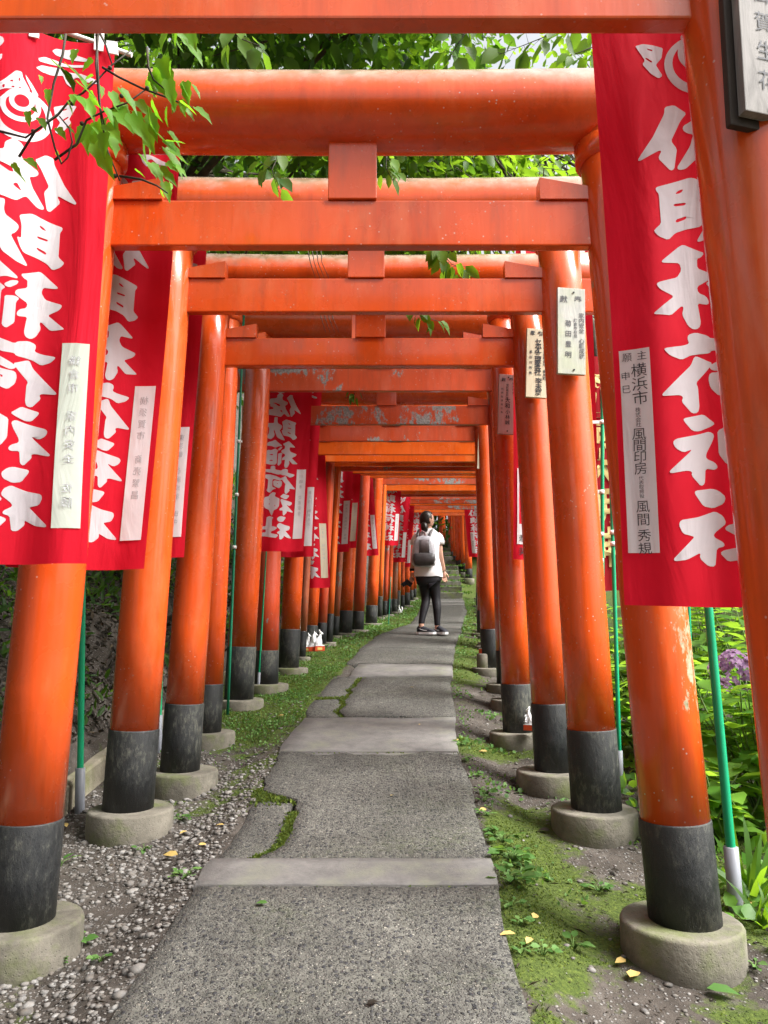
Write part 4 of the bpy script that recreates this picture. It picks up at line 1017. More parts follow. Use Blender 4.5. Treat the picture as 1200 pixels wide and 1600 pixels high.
def walker():
    YP = 10.25
    def P(cx, cy, dy=0.0):
        q = at(600+cx/6.4, 760+cy/6.4, YP); return q+Vector((0, dy, 0))
    base = P(445, 1475); base.z = g(YP)
    root = empty('person', base, 'woman in white t-shirt and black leggings walking away with her head turned right', 'person')
    mm = at(601, 900, YP).x-at(600, 900, YP).x
    skin = simple('skin', (0.58, 0.33, 0.24), 0.5, 0.05, 6); hair = simple('dark_brown_hair', (0.022, 0.015, 0.012), 0.38, 0.5, 60)
    shirt = simple('white_cotton', (0.84, 0.82, 0.84), 0.85, 0.05, 12, 0.3); legg = simple('black_leggings', (0.010, 0.009, 0.013), 0.6, 0.2, 20)
    bagm = simple('silver_grey_nylon', (0.46, 0.455, 0.50), 0.3, 0.4, 9, 0.5); bagd = simple('dark_grey_nylon', (0.075, 0.068, 0.072), 0.4, 0.35, 9, 0.5)
    shoe = simple('navy_black_mesh', (0.015, 0.016, 0.024), 0.7, 0.2, 40); sole = simple('white_sole', (0.72, 0.71, 0.72), 0.6, 0.05, 20)
    # body: pelvis root, spine, neck, head core, arms, legs
    N = [(P(445, 925), (0.095, 0.07)), (P(447, 780), (0.105, 0.08)), (P(450, 650), (0.12, 0.09)), (P(450, 520), (0.115, 0.075)), (P(455, 440), 0.05), (P(448, 395), 0.052),
         (P(350, 505), 0.055), (P(300, 690, -0.03), 0.040), (P(282, 815, 0.02), 0.028), (P(284, 850, 0.03), 0.026),
         (P(545, 508), 0.055), (P(560, 680, -0.02), 0.041), (P(596, 815, 0.03), 0.029), (P(604, 850, 0.04), 0.026),
         (P(405, 935), 0.085), (P(422, 1130, 0.04), 0.058), (P(372, 1375, -0.06), 0.038), (P(366, 1425, -0.06), 0.036),
         (P(500, 935), 0.085), (P(520, 1130, 0.02), 0.058), (P(530, 1385, -0.02), 0.038), (P(532, 1440, -0.02), 0.036)]
    E = [(0, 1), (1, 2), (2, 3), (3, 4), (4, 5), (3, 6), (6, 7), (7, 8), (8, 9), (3, 10), (10, 11), (11, 12), (12, 13), (0, 14), (14, 15), (15, 16), (16, 17), (0, 18), (18, 19), (19, 20), (20, 21)]
    body = skin_mesh('body', N, E, skin, root)
    # head: a shaped ovoid with brow, nose, chin; looks to the right and a little away
    hc = P(432, 335); hr = 0.098
    hy = R(-62)                                             # facing: 0 = away (+Y), negative = towards +X
    RH = Matrix.Rotation(hy, 3, 'Z') @ Matrix.Rotation(R(-4), 3, 'X')
    bm = bmesh.new(); m = bmesh.ops.create_uvsphere(bm, u_segments=28, v_segments=20, radius=1.0)
    for v in m['verts']:
        x, y, z = v.co
        w = 0.078*(1-0.14*max(0, -z))
        yy = y*0.098; zz = z*0.118
        if y > 0.3 and z < -0.2: yy += 0.010*(-z-0.2)
        if y > 0:
            nose = math.exp(-((x/0.16)**2+((z+0.12)/0.16)**2)); yy += 0.020*nose
            brow = math.exp(-((z-0.22)/0.1)**2)*math.exp(-(x/0.5)**2); yy += 0.004*brow
            eye = math.exp(-(((abs(x)-0.36)/0.13)**2+((z-0.05)/0.09)**2)); yy -= 0.008*eye
            lip = math.exp(-((x/0.22)**2+((z+0.45)/0.06)**2)); yy += 0.006*lip
        v.co = Vector((x*w, yy, zz))
    for q in (-1, 1):
        e = bmesh.ops.create_uvsphere(bm, u_segments=10, v_segments=8, radius=1.0)
        for v in e['verts']: v.co = Vector((v.co.x*0.010+q*0.079, v.co.y*0.018-0.005, v.co.z*0.030-0.006))
    for v in bm.verts: v.co = RH @ v.co+hc
    for f in bm.faces: f.smooth = True
    hd = bm_obj('head', bm, skin, body)
    for q in (-1, 1):
        bm = bmesh.new(); p = hc+RH @ Vector((q*0.029, 0.086, 0.006)); blob(bm, p, (0.011, 0.006, 0.006), 10, RH); bm_obj('eye', bm, legg, hd)
    bm = bmesh.new(); p = hc+RH @ Vector((0, 0.097, -0.052)); blob(bm, p, (0.020, 0.005, 0.006), 10, RH); bm_obj('mouth', bm, simple('lips', (0.40, 0.12, 0.11), 0.4), hd)
    bm = bmesh.new(); m = bmesh.ops.create_uvsphere(bm, u_segments=30, v_segments=22, radius=1.0)
    kill = [v for v in m['verts'] if (v.co.y > 0.42+0.35*max(0, -v.co.z) and v.co.z < 0.62) or v.co.z < -0.62 or (v.co.y > 0.12 and v.co.z < -0.10)]
    bmesh.ops.delete(bm, geom=kill, context='VERTS')
    for v in bm.verts:
        k = 1+0.03*noise.noise(v.co*6)
        v.co = RH @ Vector((v.co.x*0.086*k, v.co.y*0.109*k-0.006, v.co.z*0.125*k+0.004))+hc
    for f in bm.faces: f.smooth = True
    hb = bm_obj('hair', bm, hair, root)
    bm = bmesh.new(); tube(bm, [P(395, 372, -0.06), P(398, 395, -0.085), P(402, 425, -0.09), P(404, 452, -0.085), P(404, 478, -0.07)], [0.026, 0.046, 0.052, 0.040, 0.012], 16)
    bm_obj('ponytail', bm, hair, hb)
    # shirt with sleeves
    bm = bmesh.new()
    def RG(x0, x1, cy, dep, sh=0.0, p=0.8): 
        c = P((x0+x1)/2, cy, sh); return (c, Vector(((x1-x0)/2/6.4*mm, 0, 0)), Vector((0, dep, 0)), p)
    loft(bm, [RG(402, 500, 425, 0.058), RG(385, 520, 448, 0.075), RG(335, 565, 482, 0.10), RG(312, 578, 530, 0.115), RG(318, 556, 620, 0.125), RG(312, 556, 720, 0.122), RG(304, 572, 800, 0.128), RG(300, 586, 885, 0.140), RG(303, 583, 906, 0.136)], 30, False)
    tube(bm, [P(520, 495), P(548, 520), P(562, 558, -0.01), P(564, 582, -0.012)], [0.066, 0.070, 0.066, 0.062], 18)
    tube(bm, [P(366, 495), P(334, 522), P(312, 562, -0.01), P(306, 585, -0.012)], [0.066, 0.070, 0.066, 0.062], 18)
    for v in bm.verts: v.co += Vector((noise.noise(v.co*9), noise.noise(v.co*9+Vector((4, 0, 0))), noise.noise(v.co*9+Vector((8, 0, 0)))))*0.011
    bm_obj('shirt', bm, shirt, root, True)
    # leggings
    LN = [(P(447, 905), (0.130, 0.112)), (P(402, 965), (0.092, 0.095)), (P(412, 1030, 0.03), 0.084), (P(426, 1125, 0.04), 0.064), (P(408, 1200, 0.0), 0.064), (P(382, 1310, -0.04), 0.049), (P(368, 1392, -0.06), 0.043),
          (P(498, 965), (0.092, 0.095)), (P(510, 1045, 0.02), 0.084), (P(522, 1130, 0.02), 0.064), (P(530, 1210, -0.01), 0.064), (P(531, 1320, -0.02), 0.049), (P(532, 1405, -0.02), 0.043)]
    LEd = [(0, 1), (1, 2), (2, 3), (3, 4), (4, 5), (5, 6), (0, 7), (7, 8), (8, 9), (9, 10), (10, 11), (11, 12)]
    lg = skin_mesh('leggings', LN, LEd, legg, root)
    bm = bmesh.new(); loft(bm, [RG(330, 556, 840, 0.105), RG(318, 572, 880, 0.118), RG(316, 574, 930, 0.122), RG(326, 562, 970, 0.118), RG(350, 540, 1000, 0.09)], 28); bm_obj('waist', bm, legg, lg, True)
    # shoes
    def mk_shoe(heel, ang, L=0.255):
        d = Vector((math.cos(ang), math.sin(ang), 0)); s = Vector((-d.y, d.x, 0)); z0 = g(YP)+0.003
        h = Vector((heel.x, heel.y, z0))
        bm = bmesh.new()
        loft(bm, [(h+d*a+Vector((0, 0, zz)), s*w, Vector((0, 0, hh)), 0.8) for a, w, hh, zz in ((0.0, 0.026, 0.030, 0.062), (0.02, 0.036, 0.046, 0.066), (0.07, 0.039, 0.050, 0.068), (0.12, 0.042, 0.040, 0.056), (0.18, 0.048, 0.026, 0.046), (0.225, 0.044, 0.020, 0.040), (L-0.004, 0.020, 0.012, 0.036))], 16)
        sh = bm_obj('sneaker', bm, shoe, root)
        bm = bmesh.new()
        prof = [(-0.006, 0.026), (0.03, 0.040), (0.09, 0.039), (0.17, 0.051), (0.22, 0.047), (L+0.004, 0.020)]
        top = [h+d*a+s*w for a, w in prof]+[h+d*a-s*w for a, w in prof[::-1]]
        prism(bm, top, Vector((0, 0, 0)), Vector((0, 0, 0.030))); bm_obj('sole', bm, sole, sh)
        for q in (-1, 1):
            c = [(0.09, 0.052), (0.10, 0.046), (0.13, 0.047), (0.17, 0.058), (0.205, 0.075), (0.165, 0.062), (0.13, 0.055), (0.11, 0.056)]
            bm = bmesh.new(); prism(bm, [h+d*(0.235-a)+Vector((0, 0, b)) for a, b in c], s*q*0.030, s*q*0.050); bm_obj('side_flash', bm, sole, sh)
        return sh
    mk_shoe(P(330, 1430, -0.04), R(-14)); mk_shoe(P(522, 1440, 0.03), R(-60), 0.245)
    # hands: palm and five fingers each
    def hand(w, dirv, side, curl, name='hand'):
        d = dirv.normalized(); f = Vector((0, -1, 0)); s = d.cross(f).normalized()
        nodes = [(w-d*0.01, 0.022), (w+d*0.035, (0.032, 0.016)), (w+d*0.072, (0.036, 0.014))]; edges = [(0, 1), (1, 2)]
        for k, (off, ln) in enumerate(((-0.027, 0.066), (-0.009, 0.076), (0.009, 0.070), (0.026, 0.054))):
            b = w+d*0.075+s*off
            i = len(nodes)
            nodes += [(b, 0.010), (b+d*ln*0.45+f*side*curl*0.012, 0.0085), (b+d*ln*0.75+f*side*curl*0.035, 0.0078), (b+d*ln*0.92+f*side*curl*0.055, 0.0065)]
            edges += [(2, i), (i, i+1), (i+1, i+2), (i+2, i+3)]
        i = len(nodes); b = w+d*0.025+s*0.028*-1
        nodes += [(b, 0.012), (b+d*0.03-s*0.022, 0.010), (b+d*0.058-s*0.028, 0.008)]; edges += [(1, i), (i, i+1), (i+1, i+2)]
        return skin_mesh(name, nodes, edges, skin, body, 0, 1)
    hand(P(604, 852, 0.04), Vector((0.03, 0.02, -1)), 1, 1.0)
    hand(P(284, 858, 0.03), Vector((-0.08, 0.0, -1)), 1, 1.3)
    wr = P(283, 832, 0.026)
    bm = bmesh.new(); tube(bm, [wr+Vector((0, 0, -0.016)), wr+Vector((0, 0, 0.016))], 0.034, 16); blob(bm, wr+Vector((-0.03, -0.01, 0)), (0.008, 0.02, 0.02), 12); bm_obj('watch', bm, legg, root)
    # compact camera hanging from the left hand
    cb = P(245, 965, 0.02); camr = empty('camera', cb, 'small black camera with a lens hanging from the left hand of the walker', 'camera')
    rr = Matrix.Rotation(R(35), 3, 'Y')
    bm = bmesh.new(); box(bm, cb, (0.105, 0.05, 0.065), 0.010, rr); bd = bm_obj('body', bm, legg, camr)
    bm = bmesh.new(); tube(bm, [cb+rr @ Vector((-0.03, 0, -0.02)), cb+rr @ Vector((-0.05, -0.01, -0.075))], [0.030, 0.028], 18); bm_obj('lens', bm, shoe, camr)
    bm = bmesh.new(); tube(bm, [cb+rr @ Vector((0.05, 0, 0.02)), P(283, 920, 0.03), P(288, 900, 0.03), P(290, 935, 0.02), cb+rr @ Vector((0.05, 0.0, -0.02))], 0.006, 8); bm_obj('strap', bm, legg, camr)
    # backpack
    by = -0.20
    bc = P(388, 665, by)
    bp = empty('backpack', bc, 'silvery grey nylon backpack with a darker lower pocket on the back of the walker', 'backpack')
    def BR_(x0, x1, cy, dep, sh=by, p=0.6):
        c = P((x0+x1)/2, cy, sh); return (c, Vector(((x1-x0)/2/6.4*mm, 0, 0)), Vector((0, dep, 0)), p)
    bm = bmesh.new()
    loft(bm, [BR_(350, 440, 512, 0.02), BR_(318, 468, 525, 0.055), BR_(288, 488, 565, 0.085), BR_(274, 498, 640, 0.10), BR_(268, 506, 720, 0.105), BR_(272, 508, 780, 0.10), BR_(292, 495, 808, 0.075), BR_(330, 450, 818, 0.03)], 32)
    for v in bm.verts: v.co += Vector((noise.noise(v.co*12), noise.noise(v.co*12+Vector((4, 0, 0))), 0))*0.010
    mb = bm_obj('bag', bm, bagm, bp, True)
    bm = bmesh.new()
    loft(bm, [BR_(300, 480, 690, 0.03, by-0.085), BR_(286, 494, 702, 0.048, by-0.085), BR_(280, 500, 750, 0.06, by-0.085), BR_(296, 486, 800, 0.05, by-0.08), BR_(330, 450, 812, 0.02, by-0.07)], 28)
    for v in bm.verts: v.co += Vector((noise.noise(v.co*14), noise.noise(v.co*14+Vector((4, 0, 0))), 0))*0.008
    bm_obj('lower_pocket', bm, bagd, bp, True)
    bm = bmesh.new(); tube(bm, [P(345, 560, by-0.095), P(345, 640, by-0.108), P(344, 690, by-0.108)], 0.006, 8); tube(bm, [P(432, 560, by-0.092), P(436, 640, by-0.106), P(438, 690, by-0.105)], 0.006, 8); bm_obj('seam', bm, bagd, mb)
    bm = bmesh.new(); loft(bm, [BR_(352, 432, 560, 0.012, by-0.085), BR_(350, 434, 600, 0.014, by-0.098), BR_(350, 434, 684, 0.012, by-0.105)], 16); bm_obj('centre_panel', bm, simple('mauve_grey_nylon', (0.17, 0.145, 0.155), 0.4, 0.3, 9, 0.4), bp)
    bm = bmesh.new(); tube(bm, [P(352, 530, by-0.02), P(350, 490, by-0.03), P(372, 468, by-0.03), P(398, 482, by-0.03), P(405, 525, by-0.02)], [0.011]*5, 10); bm_obj('handle', bm, simple('pinkish_tape', (0.35, 0.22, 0.22), 0.6), bp)
    for a, b, c_, d_ in (((330, 545), (332, 500), (338, 462), (350, 440)), ((440, 525), (452, 490), (470, 455), (485, 432))):
        bm = bmesh.new()
        tube(bm, [P(*a, by+0.02), P(*b, -0.14), P(*c_, -0.09), P(*d_, -0.03)], [0.017, 0.018, 0.018, 0.016], 10); bm_obj('shoulder_strap', bm, bagd, bp, True)
    bm = bmesh.new(); tube(bm, [P(500, 760, by+0.05), P(520, 700, -0.05), P(528, 640, 0.0)], 0.012, 8); bm_obj('side_strap', bm, bagd, bp)
walker()
# ------------------------------------------------------------------ foliage
LEAF8 = np.array([(0, 0, 0), (.34, 0, -.02), (.68, 0, -.05), (1, 0, -.14), (.26, .25, .05), (.64, .22, .02), (.26, -.25, .05), (.64, -.22, .02)], float)
LEAF8F = [np.array([[0, 6, 1], [2, 7, 3], [0, 1, 4], [2, 3, 5]]), np.array([[1, 6, 7, 2], [1, 2, 5, 4]])]
LEAF4 = np.array([(0, 0, 0), (.45, .25, .06), (1, 0, -.08), (.45, -.25, .06)], float)
LEAF4F = [np.array([[0, 3, 2], [0, 2, 1]])]
VINE = np.array([(0, 0, 0), (.45, 0, -.02), (1.0, 0, -.12), (-.06, .18, .02), (.10, .42, .05), (.34, .30, .03), (.52, .36, .02), (.72, .16, -.02), (-.06, -.18, .02), (.10, -.42, .05), (.34, -.30, .03), (.52, -.36, .02), (.72, -.16, -.02)], float)
VINEF = [np.array([[0, 3, 1], [3, 4, 5], [3, 5, 1], [1, 5, 7], [5, 6, 7], [1, 7, 2], [0, 1, 8], [8, 10, 9], [8, 1, 10], [1, 12, 10], [10, 12, 11], [1, 2, 12]])]
BLADE = np.array([(0, .04, 0), (0, -.04, 0), (.4, .035, .03), (.4, -.035, .03), (.75, .025, -.02), (.75, -.025, -.02), (1, 0, -.12)], float)
BLADEF = [np.array([[0, 1, 3, 2], [2, 3, 5, 4]]), np.array([[4, 5, 6]])]
SHAPES = {'leaf': (LEAF8, LEAF8F), 'far': (LEAF4, LEAF4F), 'vine': (VINE, VINEF), 'blade': (BLADE, BLADEF)}
def leaves(name, C, D, Nn, S, mat, parent=None, shape='leaf', wid=1.0):
    """C base points, D growing directions, Nn upper-side normals, S lengths"""
    C, D, Nn, S = (np.asarray(a, float) for a in (C, D, Nn, S))
    D = D/np.linalg.norm(D, axis=1, keepdims=True)
    Nn = Nn-D*(Nn*D).sum(1, keepdims=True); Nn = Nn/np.maximum(1e-6, np.linalg.norm(Nn, axis=1, keepdims=True))
    T = np.cross(Nn, D)
    sh, fs = SHAPES[shape]; k = len(sh); n = len(C)
    V = (C[:, None, :]+S[:, None, None]*(sh[None, :, 0:1]*D[:, None, :]+sh[None, :, 1:2]*wid*T[:, None, :]+sh[None, :, 2:3]*Nn[:, None, :])).reshape(-1, 3)
    off = (np.arange(n)*k)[:, None, None]
    F_ = [(f[None]+off).reshape(-1, f.shape[1]) for f in fs]
    return mesh_np(name, V, F_, mat, parent)
def rdir(n, spread=1.0, base=(0, 0, 1)):
    v = nrng.normal(size=(n, 3))*spread+np.array(base); return v/np.linalg.norm(v, axis=1, keepdims=True)
def cloud(n, centre, rad, clumps, csize, hollow=0.0, flat=0.6):
    cc = nrng.normal(size=(clumps, 3)); cc /= np.linalg.norm(cc, axis=1, keepdims=True)
    cc *= (hollow+(1-hollow)*nrng.random((clumps, 1))**0.45)
    cc = np.array(centre)+cc*np.array(rad)
    w = nrng.random(clumps)**0.7+0.15; idx = nrng.choice(clumps, n, p=w/w.sum())
    off = nrng.normal(size=(n, 3)); off *= csize*np.array([1, 1, flat])
    return cc[idx]+off, cc
def trunk_and_limbs(root, base, top, r, tips, mat=None, limb_r=0.05):
    base, top = Vector(base), Vector(top)
    bm = bmesh.new()
    pts = [base+(top-base)*k/7+Vector((noise.noise((k*0.7, base.x, 1))*0.18, noise.noise((k*0.7, base.y, 4))*0.18, 0))*(1 if 0 < k < 7 else 0) for k in range(8)]
    tube(bm, [pts[0]-Vector((0, 0, 0.5))]+pts, [r*1.5]+[r*(1-0.75*k/7) for k in range(8)], 12)
    tr = bm_obj('trunk', bm, mat or M['bark'], root, True)
    bm = bmesh.new()
    for t in tips:
        t = Vector(t); k = rng.randint(3, 6); s = pts[k]
        m1 = s+(t-s)*0.4+Vector((rng.uniform(-.2, .2), rng.uniform(-.2, .2), 0.25)); m2 = s+(t-s)*0.75+Vector((rng.uniform(-.15, .15), rng.uniform(-.15, .15), 0.15))
        tube(bm, [s, m1, m2, t], [limb_r, limb_r*0.65, limb_r*0.4, limb_r*0.12], 6)
        for q in range(4):
            e = m2+Vector((rng.uniform(-1, 1), rng.uniform(-1, 1), rng.uniform(-.6, .5)))*0.9
            tube(bm, [m1+(m2-m1)*rng.random(), (m2+e)/2+Vector((0, 0, 0.1)), e], [limb_r*0.35, limb_r*0.2, limb_r*0.06], 5)
    bm_obj('limbs', bm, mat or M['bark'], tr, True)
def tree(base, top, r, crown, rad, n, size, mat, label, clumps=60, csize=0.5, shape='leaf', name='broadleaf_tree', ntips=14, hollow=0.25, group=None, limb_r=0.05, keep=None):
    root = empty(name, base, label, 'tree', group)
    C, cc = cloud(n, crown, rad, clumps, csize, hollow)
    if keep is not None: C = C[keep(C)]; n = len(C)
    out = C-np.array(crown); out /= np.linalg.norm(out, axis=1, keepdims=True)+1e-6
    D = out*0.5+rdir(n, 0.6, (0, 0, -0.55)); N_ = rdir(n, 0.42, (0, 0, 1))
    trunk_and_limbs(root, base, top, r, [tuple(c) for c in cc[:ntips]], limb_r=limb_r)
    leaves('crown', C, D, N_, nrng.uniform(0.7, 1.25, n)*size, mat, root, shape)
    return root
def terr(x, y): return terrain(x, y, False)
def trees():
    G = 'trees around the path'
    tree((-3.6, 7.2, terr(-3.6, 7.2)), (-2.0, 7.0, 5.2), 0.17, (-1.3, 7.0, 5.0), (3.0, 3.6, 1.5), 15000, 0.13, M['leaf_dark'], 'dark spreading tree rooted on the left bank, its crown arching over the gates', 90, 0.42, ntips=26, group=G,
         keep=lambda C: ~((C[:, 0] > 1.0)))
    tree((-4.6, 3.2, terr(-4.6, 3.2)), (-3.0, 3.6, 5.6), 0.15, (-1.7, 4.4, 4.7), (2.2, 1.9, 1.1), 7000, 0.12, M['leaf_dark'], 'dark leafy tree at the upper left corner, leaning out from the bank', 60, 0.36, ntips=18, group=G, keep=lambda C: (C[:, 2] > 3.35) & (C[:, 0] < 0.9))
    tree((-3.4, 12.5, terr(-3.4, 12.5)), (-2.6, 12.0, 6.4), 0.18, (-2.2, 12, 6.2), (2.8, 3.4, 2.2), 10000, 0.14, M['leaf_mid'], 'tree of middling green further up the left bank', 80, 0.5, ntips=20, group=G)
    tree((2.6, 6.8, terr(2.6, 6.8)), (1.6, 6.4, 4.0), 0.07, (0.45, 6.0, 3.95), (0.95, 1.2, 0.6), 2600, 0.13, M['leaf_bright'], 'slender tree on the right whose bright yellow green leaves hang over the second beam', 34, 0.24, ntips=14, group=G, limb_r=0.022)
    tree((4.2, 9.5, terr(4.2, 9.5)), (3.2, 9.3, 6.0), 0.10, (2.4, 9.2, 6.3), (1.7, 1.8, 1.4), 1300, 0.13, M['leaf_bright'], 'light airy tree on the right with sky showing through its crown', 34, 0.35, ntips=16, group=G, limb_r=0.03)
    tree((6.5, 15, terr(6.5, 15)), (6.0, 15, 7.6), 0.14, (5.4, 15, 7.2), (2.6, 2.6, 2.6), 3200, 0.15, M['leaf_far'], 'pale green tree on the right behind the airy one', 50, 0.5, 'far', ntips=16, group=G)
    spec = [(-9, 12, 9, 'leaf_dark', 'dark tree high on the left bank'), (-8, 20, 11, 'leaf_mid', 'tall tree on the left slope behind the middling green one'), (-3.5, 27, 9.5, 'leaf_dark', 'dark tree left of the top of the steps'),
            (1.4, 27.5, 6.5, 'leaf_dark', 'dark tree straight above the top of the steps'), (5.5, 27, 9, 'leaf_far', 'pale tree right of the top of the steps'), (10, 22, 10, 'leaf_far', 'tall pale tree at the far right'), (12, 13, 8, 'leaf_mid', 'round green tree beyond the hydrangeas'), (8.5, 8.5, 5.5, 'leaf_bright', 'low bright green tree behind the hydrangeas'), (-8, 5, 9, 'leaf_dark', 'dark tree at the far left behind the first banner'), (-5, -4.5, 8, 'leaf_dark', 'unseen dark tree on the bank behind the viewer, added to block light'), (4.5, -7, 8, 'leaf_dark', 'unseen dark tree to the right behind the viewer, added to block light')]  # the last two are unseen trees, added to block light from behind
    for x, y, h, m, lab in spec:
        z = terr(x, y)
        tree((x, y, z), (x, y, z+h*0.8), 0.18, (x, y, z+h*0.62), (3.2, 3.0, h*0.42), 6500, 0.22, M[m], lab, 70, 0.6, 'far', ntips=14, group=G)
    for x, y, h, lab in ((0.4, 25.6, 2.4, 'dense dark bush at the left of the top of the steps'), (1.9, 26.2, 2.8, 'dense dark bush straight above the steps'), (3.4, 25.4, 2.5, 'dense dark bush at the right of the top of the steps'), (3.3, 22.5, 1.8, 'dark bush beside the upper steps'), (-0.9, 23.5, 2.2, 'dark bush left of the upper steps')):
        z = terr(x, y)
        tree((x, y, z), (x, y, z+h*0.6), 0.05, (x, y, z+h*0.5), (1.1, 0.9, h*0.52), 2600, 0.16, M['leaf_dark'], lab, 30, 0.3, 'far', name='bush', ntips=8, group='dark bushes above the steps', limb_r=0.02)
trees()

def spray(name, pts, n, size, mat, label, shape='leaf', r=0.004, spreadv=0.09, cat='branch', group=None, droop=-0.8, stem='stem', towards=(0, -0.5, 0.6)):
    """a leafy twig hanging along pts"""
    root = empty(name, pts[0], label, cat, group)
    bm = bmesh.new()
    P_ = [Vector(p) for p in pts]
    tube(bm, P_, [r*(1-0.7*k/(len(P_)-1)) for k in range(len(P_))], 6)
    C, D = [], []
    for k in range(n):
        t = (k+rng.random())/n*(len(P_)-1)*0.999; i = int(t); f = t-i
        p = P_[i].lerp(P_[i+1], f); d = (P_[i+1]-P_[i]).normalized()
        side = Vector((rng.uniform(-1, 1), rng.uniform(-1, 1), rng.uniform(-0.5, 0.4))).normalized()
        e = p+side*spreadv*rng.uniform(0.2, 1.0)
        tube(bm, [p, e], [r*0.35, r*0.2], 4)
        C.append(e); D.append((d*0.5+side*0.7+Vector((0, 0, droop*rng.uniform(0.5, 1.2)))))
    st = bm_obj('stem', bm, M[stem], root, True)
    leaves('leaves', C, D, rdir(n, 0.4, towards), nrng.uniform(0.7, 1.2, n)*size, mat, root, shape)
    return root
def sprays():
    A = lambda u, v, Y: at(u, v, Y)
    grp = 'leafy twigs hanging between the gates'
    spray('hanging_twig', [A(690, 372, 4.2), A(690, 395, 4.2), A(705, 412, 4.2), A(730, 424, 4.2)], 22, 0.12, M['leaf_bright'], 'bright leafy twig drooping across the third beam', group=grp, spreadv=0.06)
    spray('hanging_twig', [A(640, 476, 4.75), A(660, 494, 4.75), A(692, 504, 4.75)], 14, 0.11, M['leaf_bright'], 'small bright leafy twig hanging above the third tie beam', group=grp, spreadv=0.05)
    spray('hanging_twig', [A(605, 225, 3.4), A(603, 262, 3.4), A(615, 285, 3.4)], 14, 0.085, M['leaf_bright'], 'twig with long pointed leaves right of the first strut', group=grp, spreadv=0.05)
    spray('hanging_twig', [A(560, 605, 6.4), A(552, 618, 6.4), A(538, 622, 6.4)], 7, 0.09, M['leaf_mid'], 'little dark tuft of leaves dangling above the fifth tie beam', group=grp, spreadv=0.05)
    spray('hanging_twig', [A(930, 30, 3.7), A(870, 50, 3.7), A(820, 70, 3.7), A(780, 85, 3.7)], 24, 0.13, M['leaf_mid'], 'leafy twig against the white sky at the upper right', group=grp, spreadv=0.11)
    spray('hanging_twig', [A(960, 60, 3.9), A(910, 80, 3.9), A(870, 95, 3.9)], 12, 0.13, M['leaf_bright'], 'second leafy twig against the white sky, nearer the right banner', group=grp, spreadv=0.10)
    spray('hanging_twig', [A(760, 20, 3.6), A(720, 60, 3.6), A(700, 95, 3.6)], 18, 0.13, M['leaf_mid'], 'large leaved twig just left of the open sky', group=grp, spreadv=0.12)
    spray('hanging_twig', [A(440, 230, 3.3), A(425, 265, 3.3), A(435, 300, 3.3)], 14, 0.10, M['leaf_mid'], 'broad bright leaves hanging left of the first strut', group=grp, spreadv=0.08)
    spray('hanging_twig', [A(350, 40, 3.0), A(380, 62, 3.0), A(415, 75, 3.0)], 12, 0.13, M['leaf_mid'], 'leafy twig above the thick round log at the left', group=grp, spreadv=0.10)
    # bare brown tendrils between the second and third beams
    for k, (u, v, w, lab) in enumerate(((488, 405, 30, 'wispy bare twig crossing the third round log'), (505, 492, 28, 'wispy bare twig crossing the fourth round log'))):
        bm = bmesh.new()
        for j in range(4):
            tube(bm, [A(u+j*7-8, v-18, 4.3+0.5*k), A(u+j*6-3, v+5, 4.3+0.5*k), A(u+w*0.5+j*7-10, v+w, 4.3+0.5*k)], [0.003, 0.0025, 0.001], 4)
        tag(bm_obj('bare_twig', bm, M['stem']), lab, 'twig')
sprays()
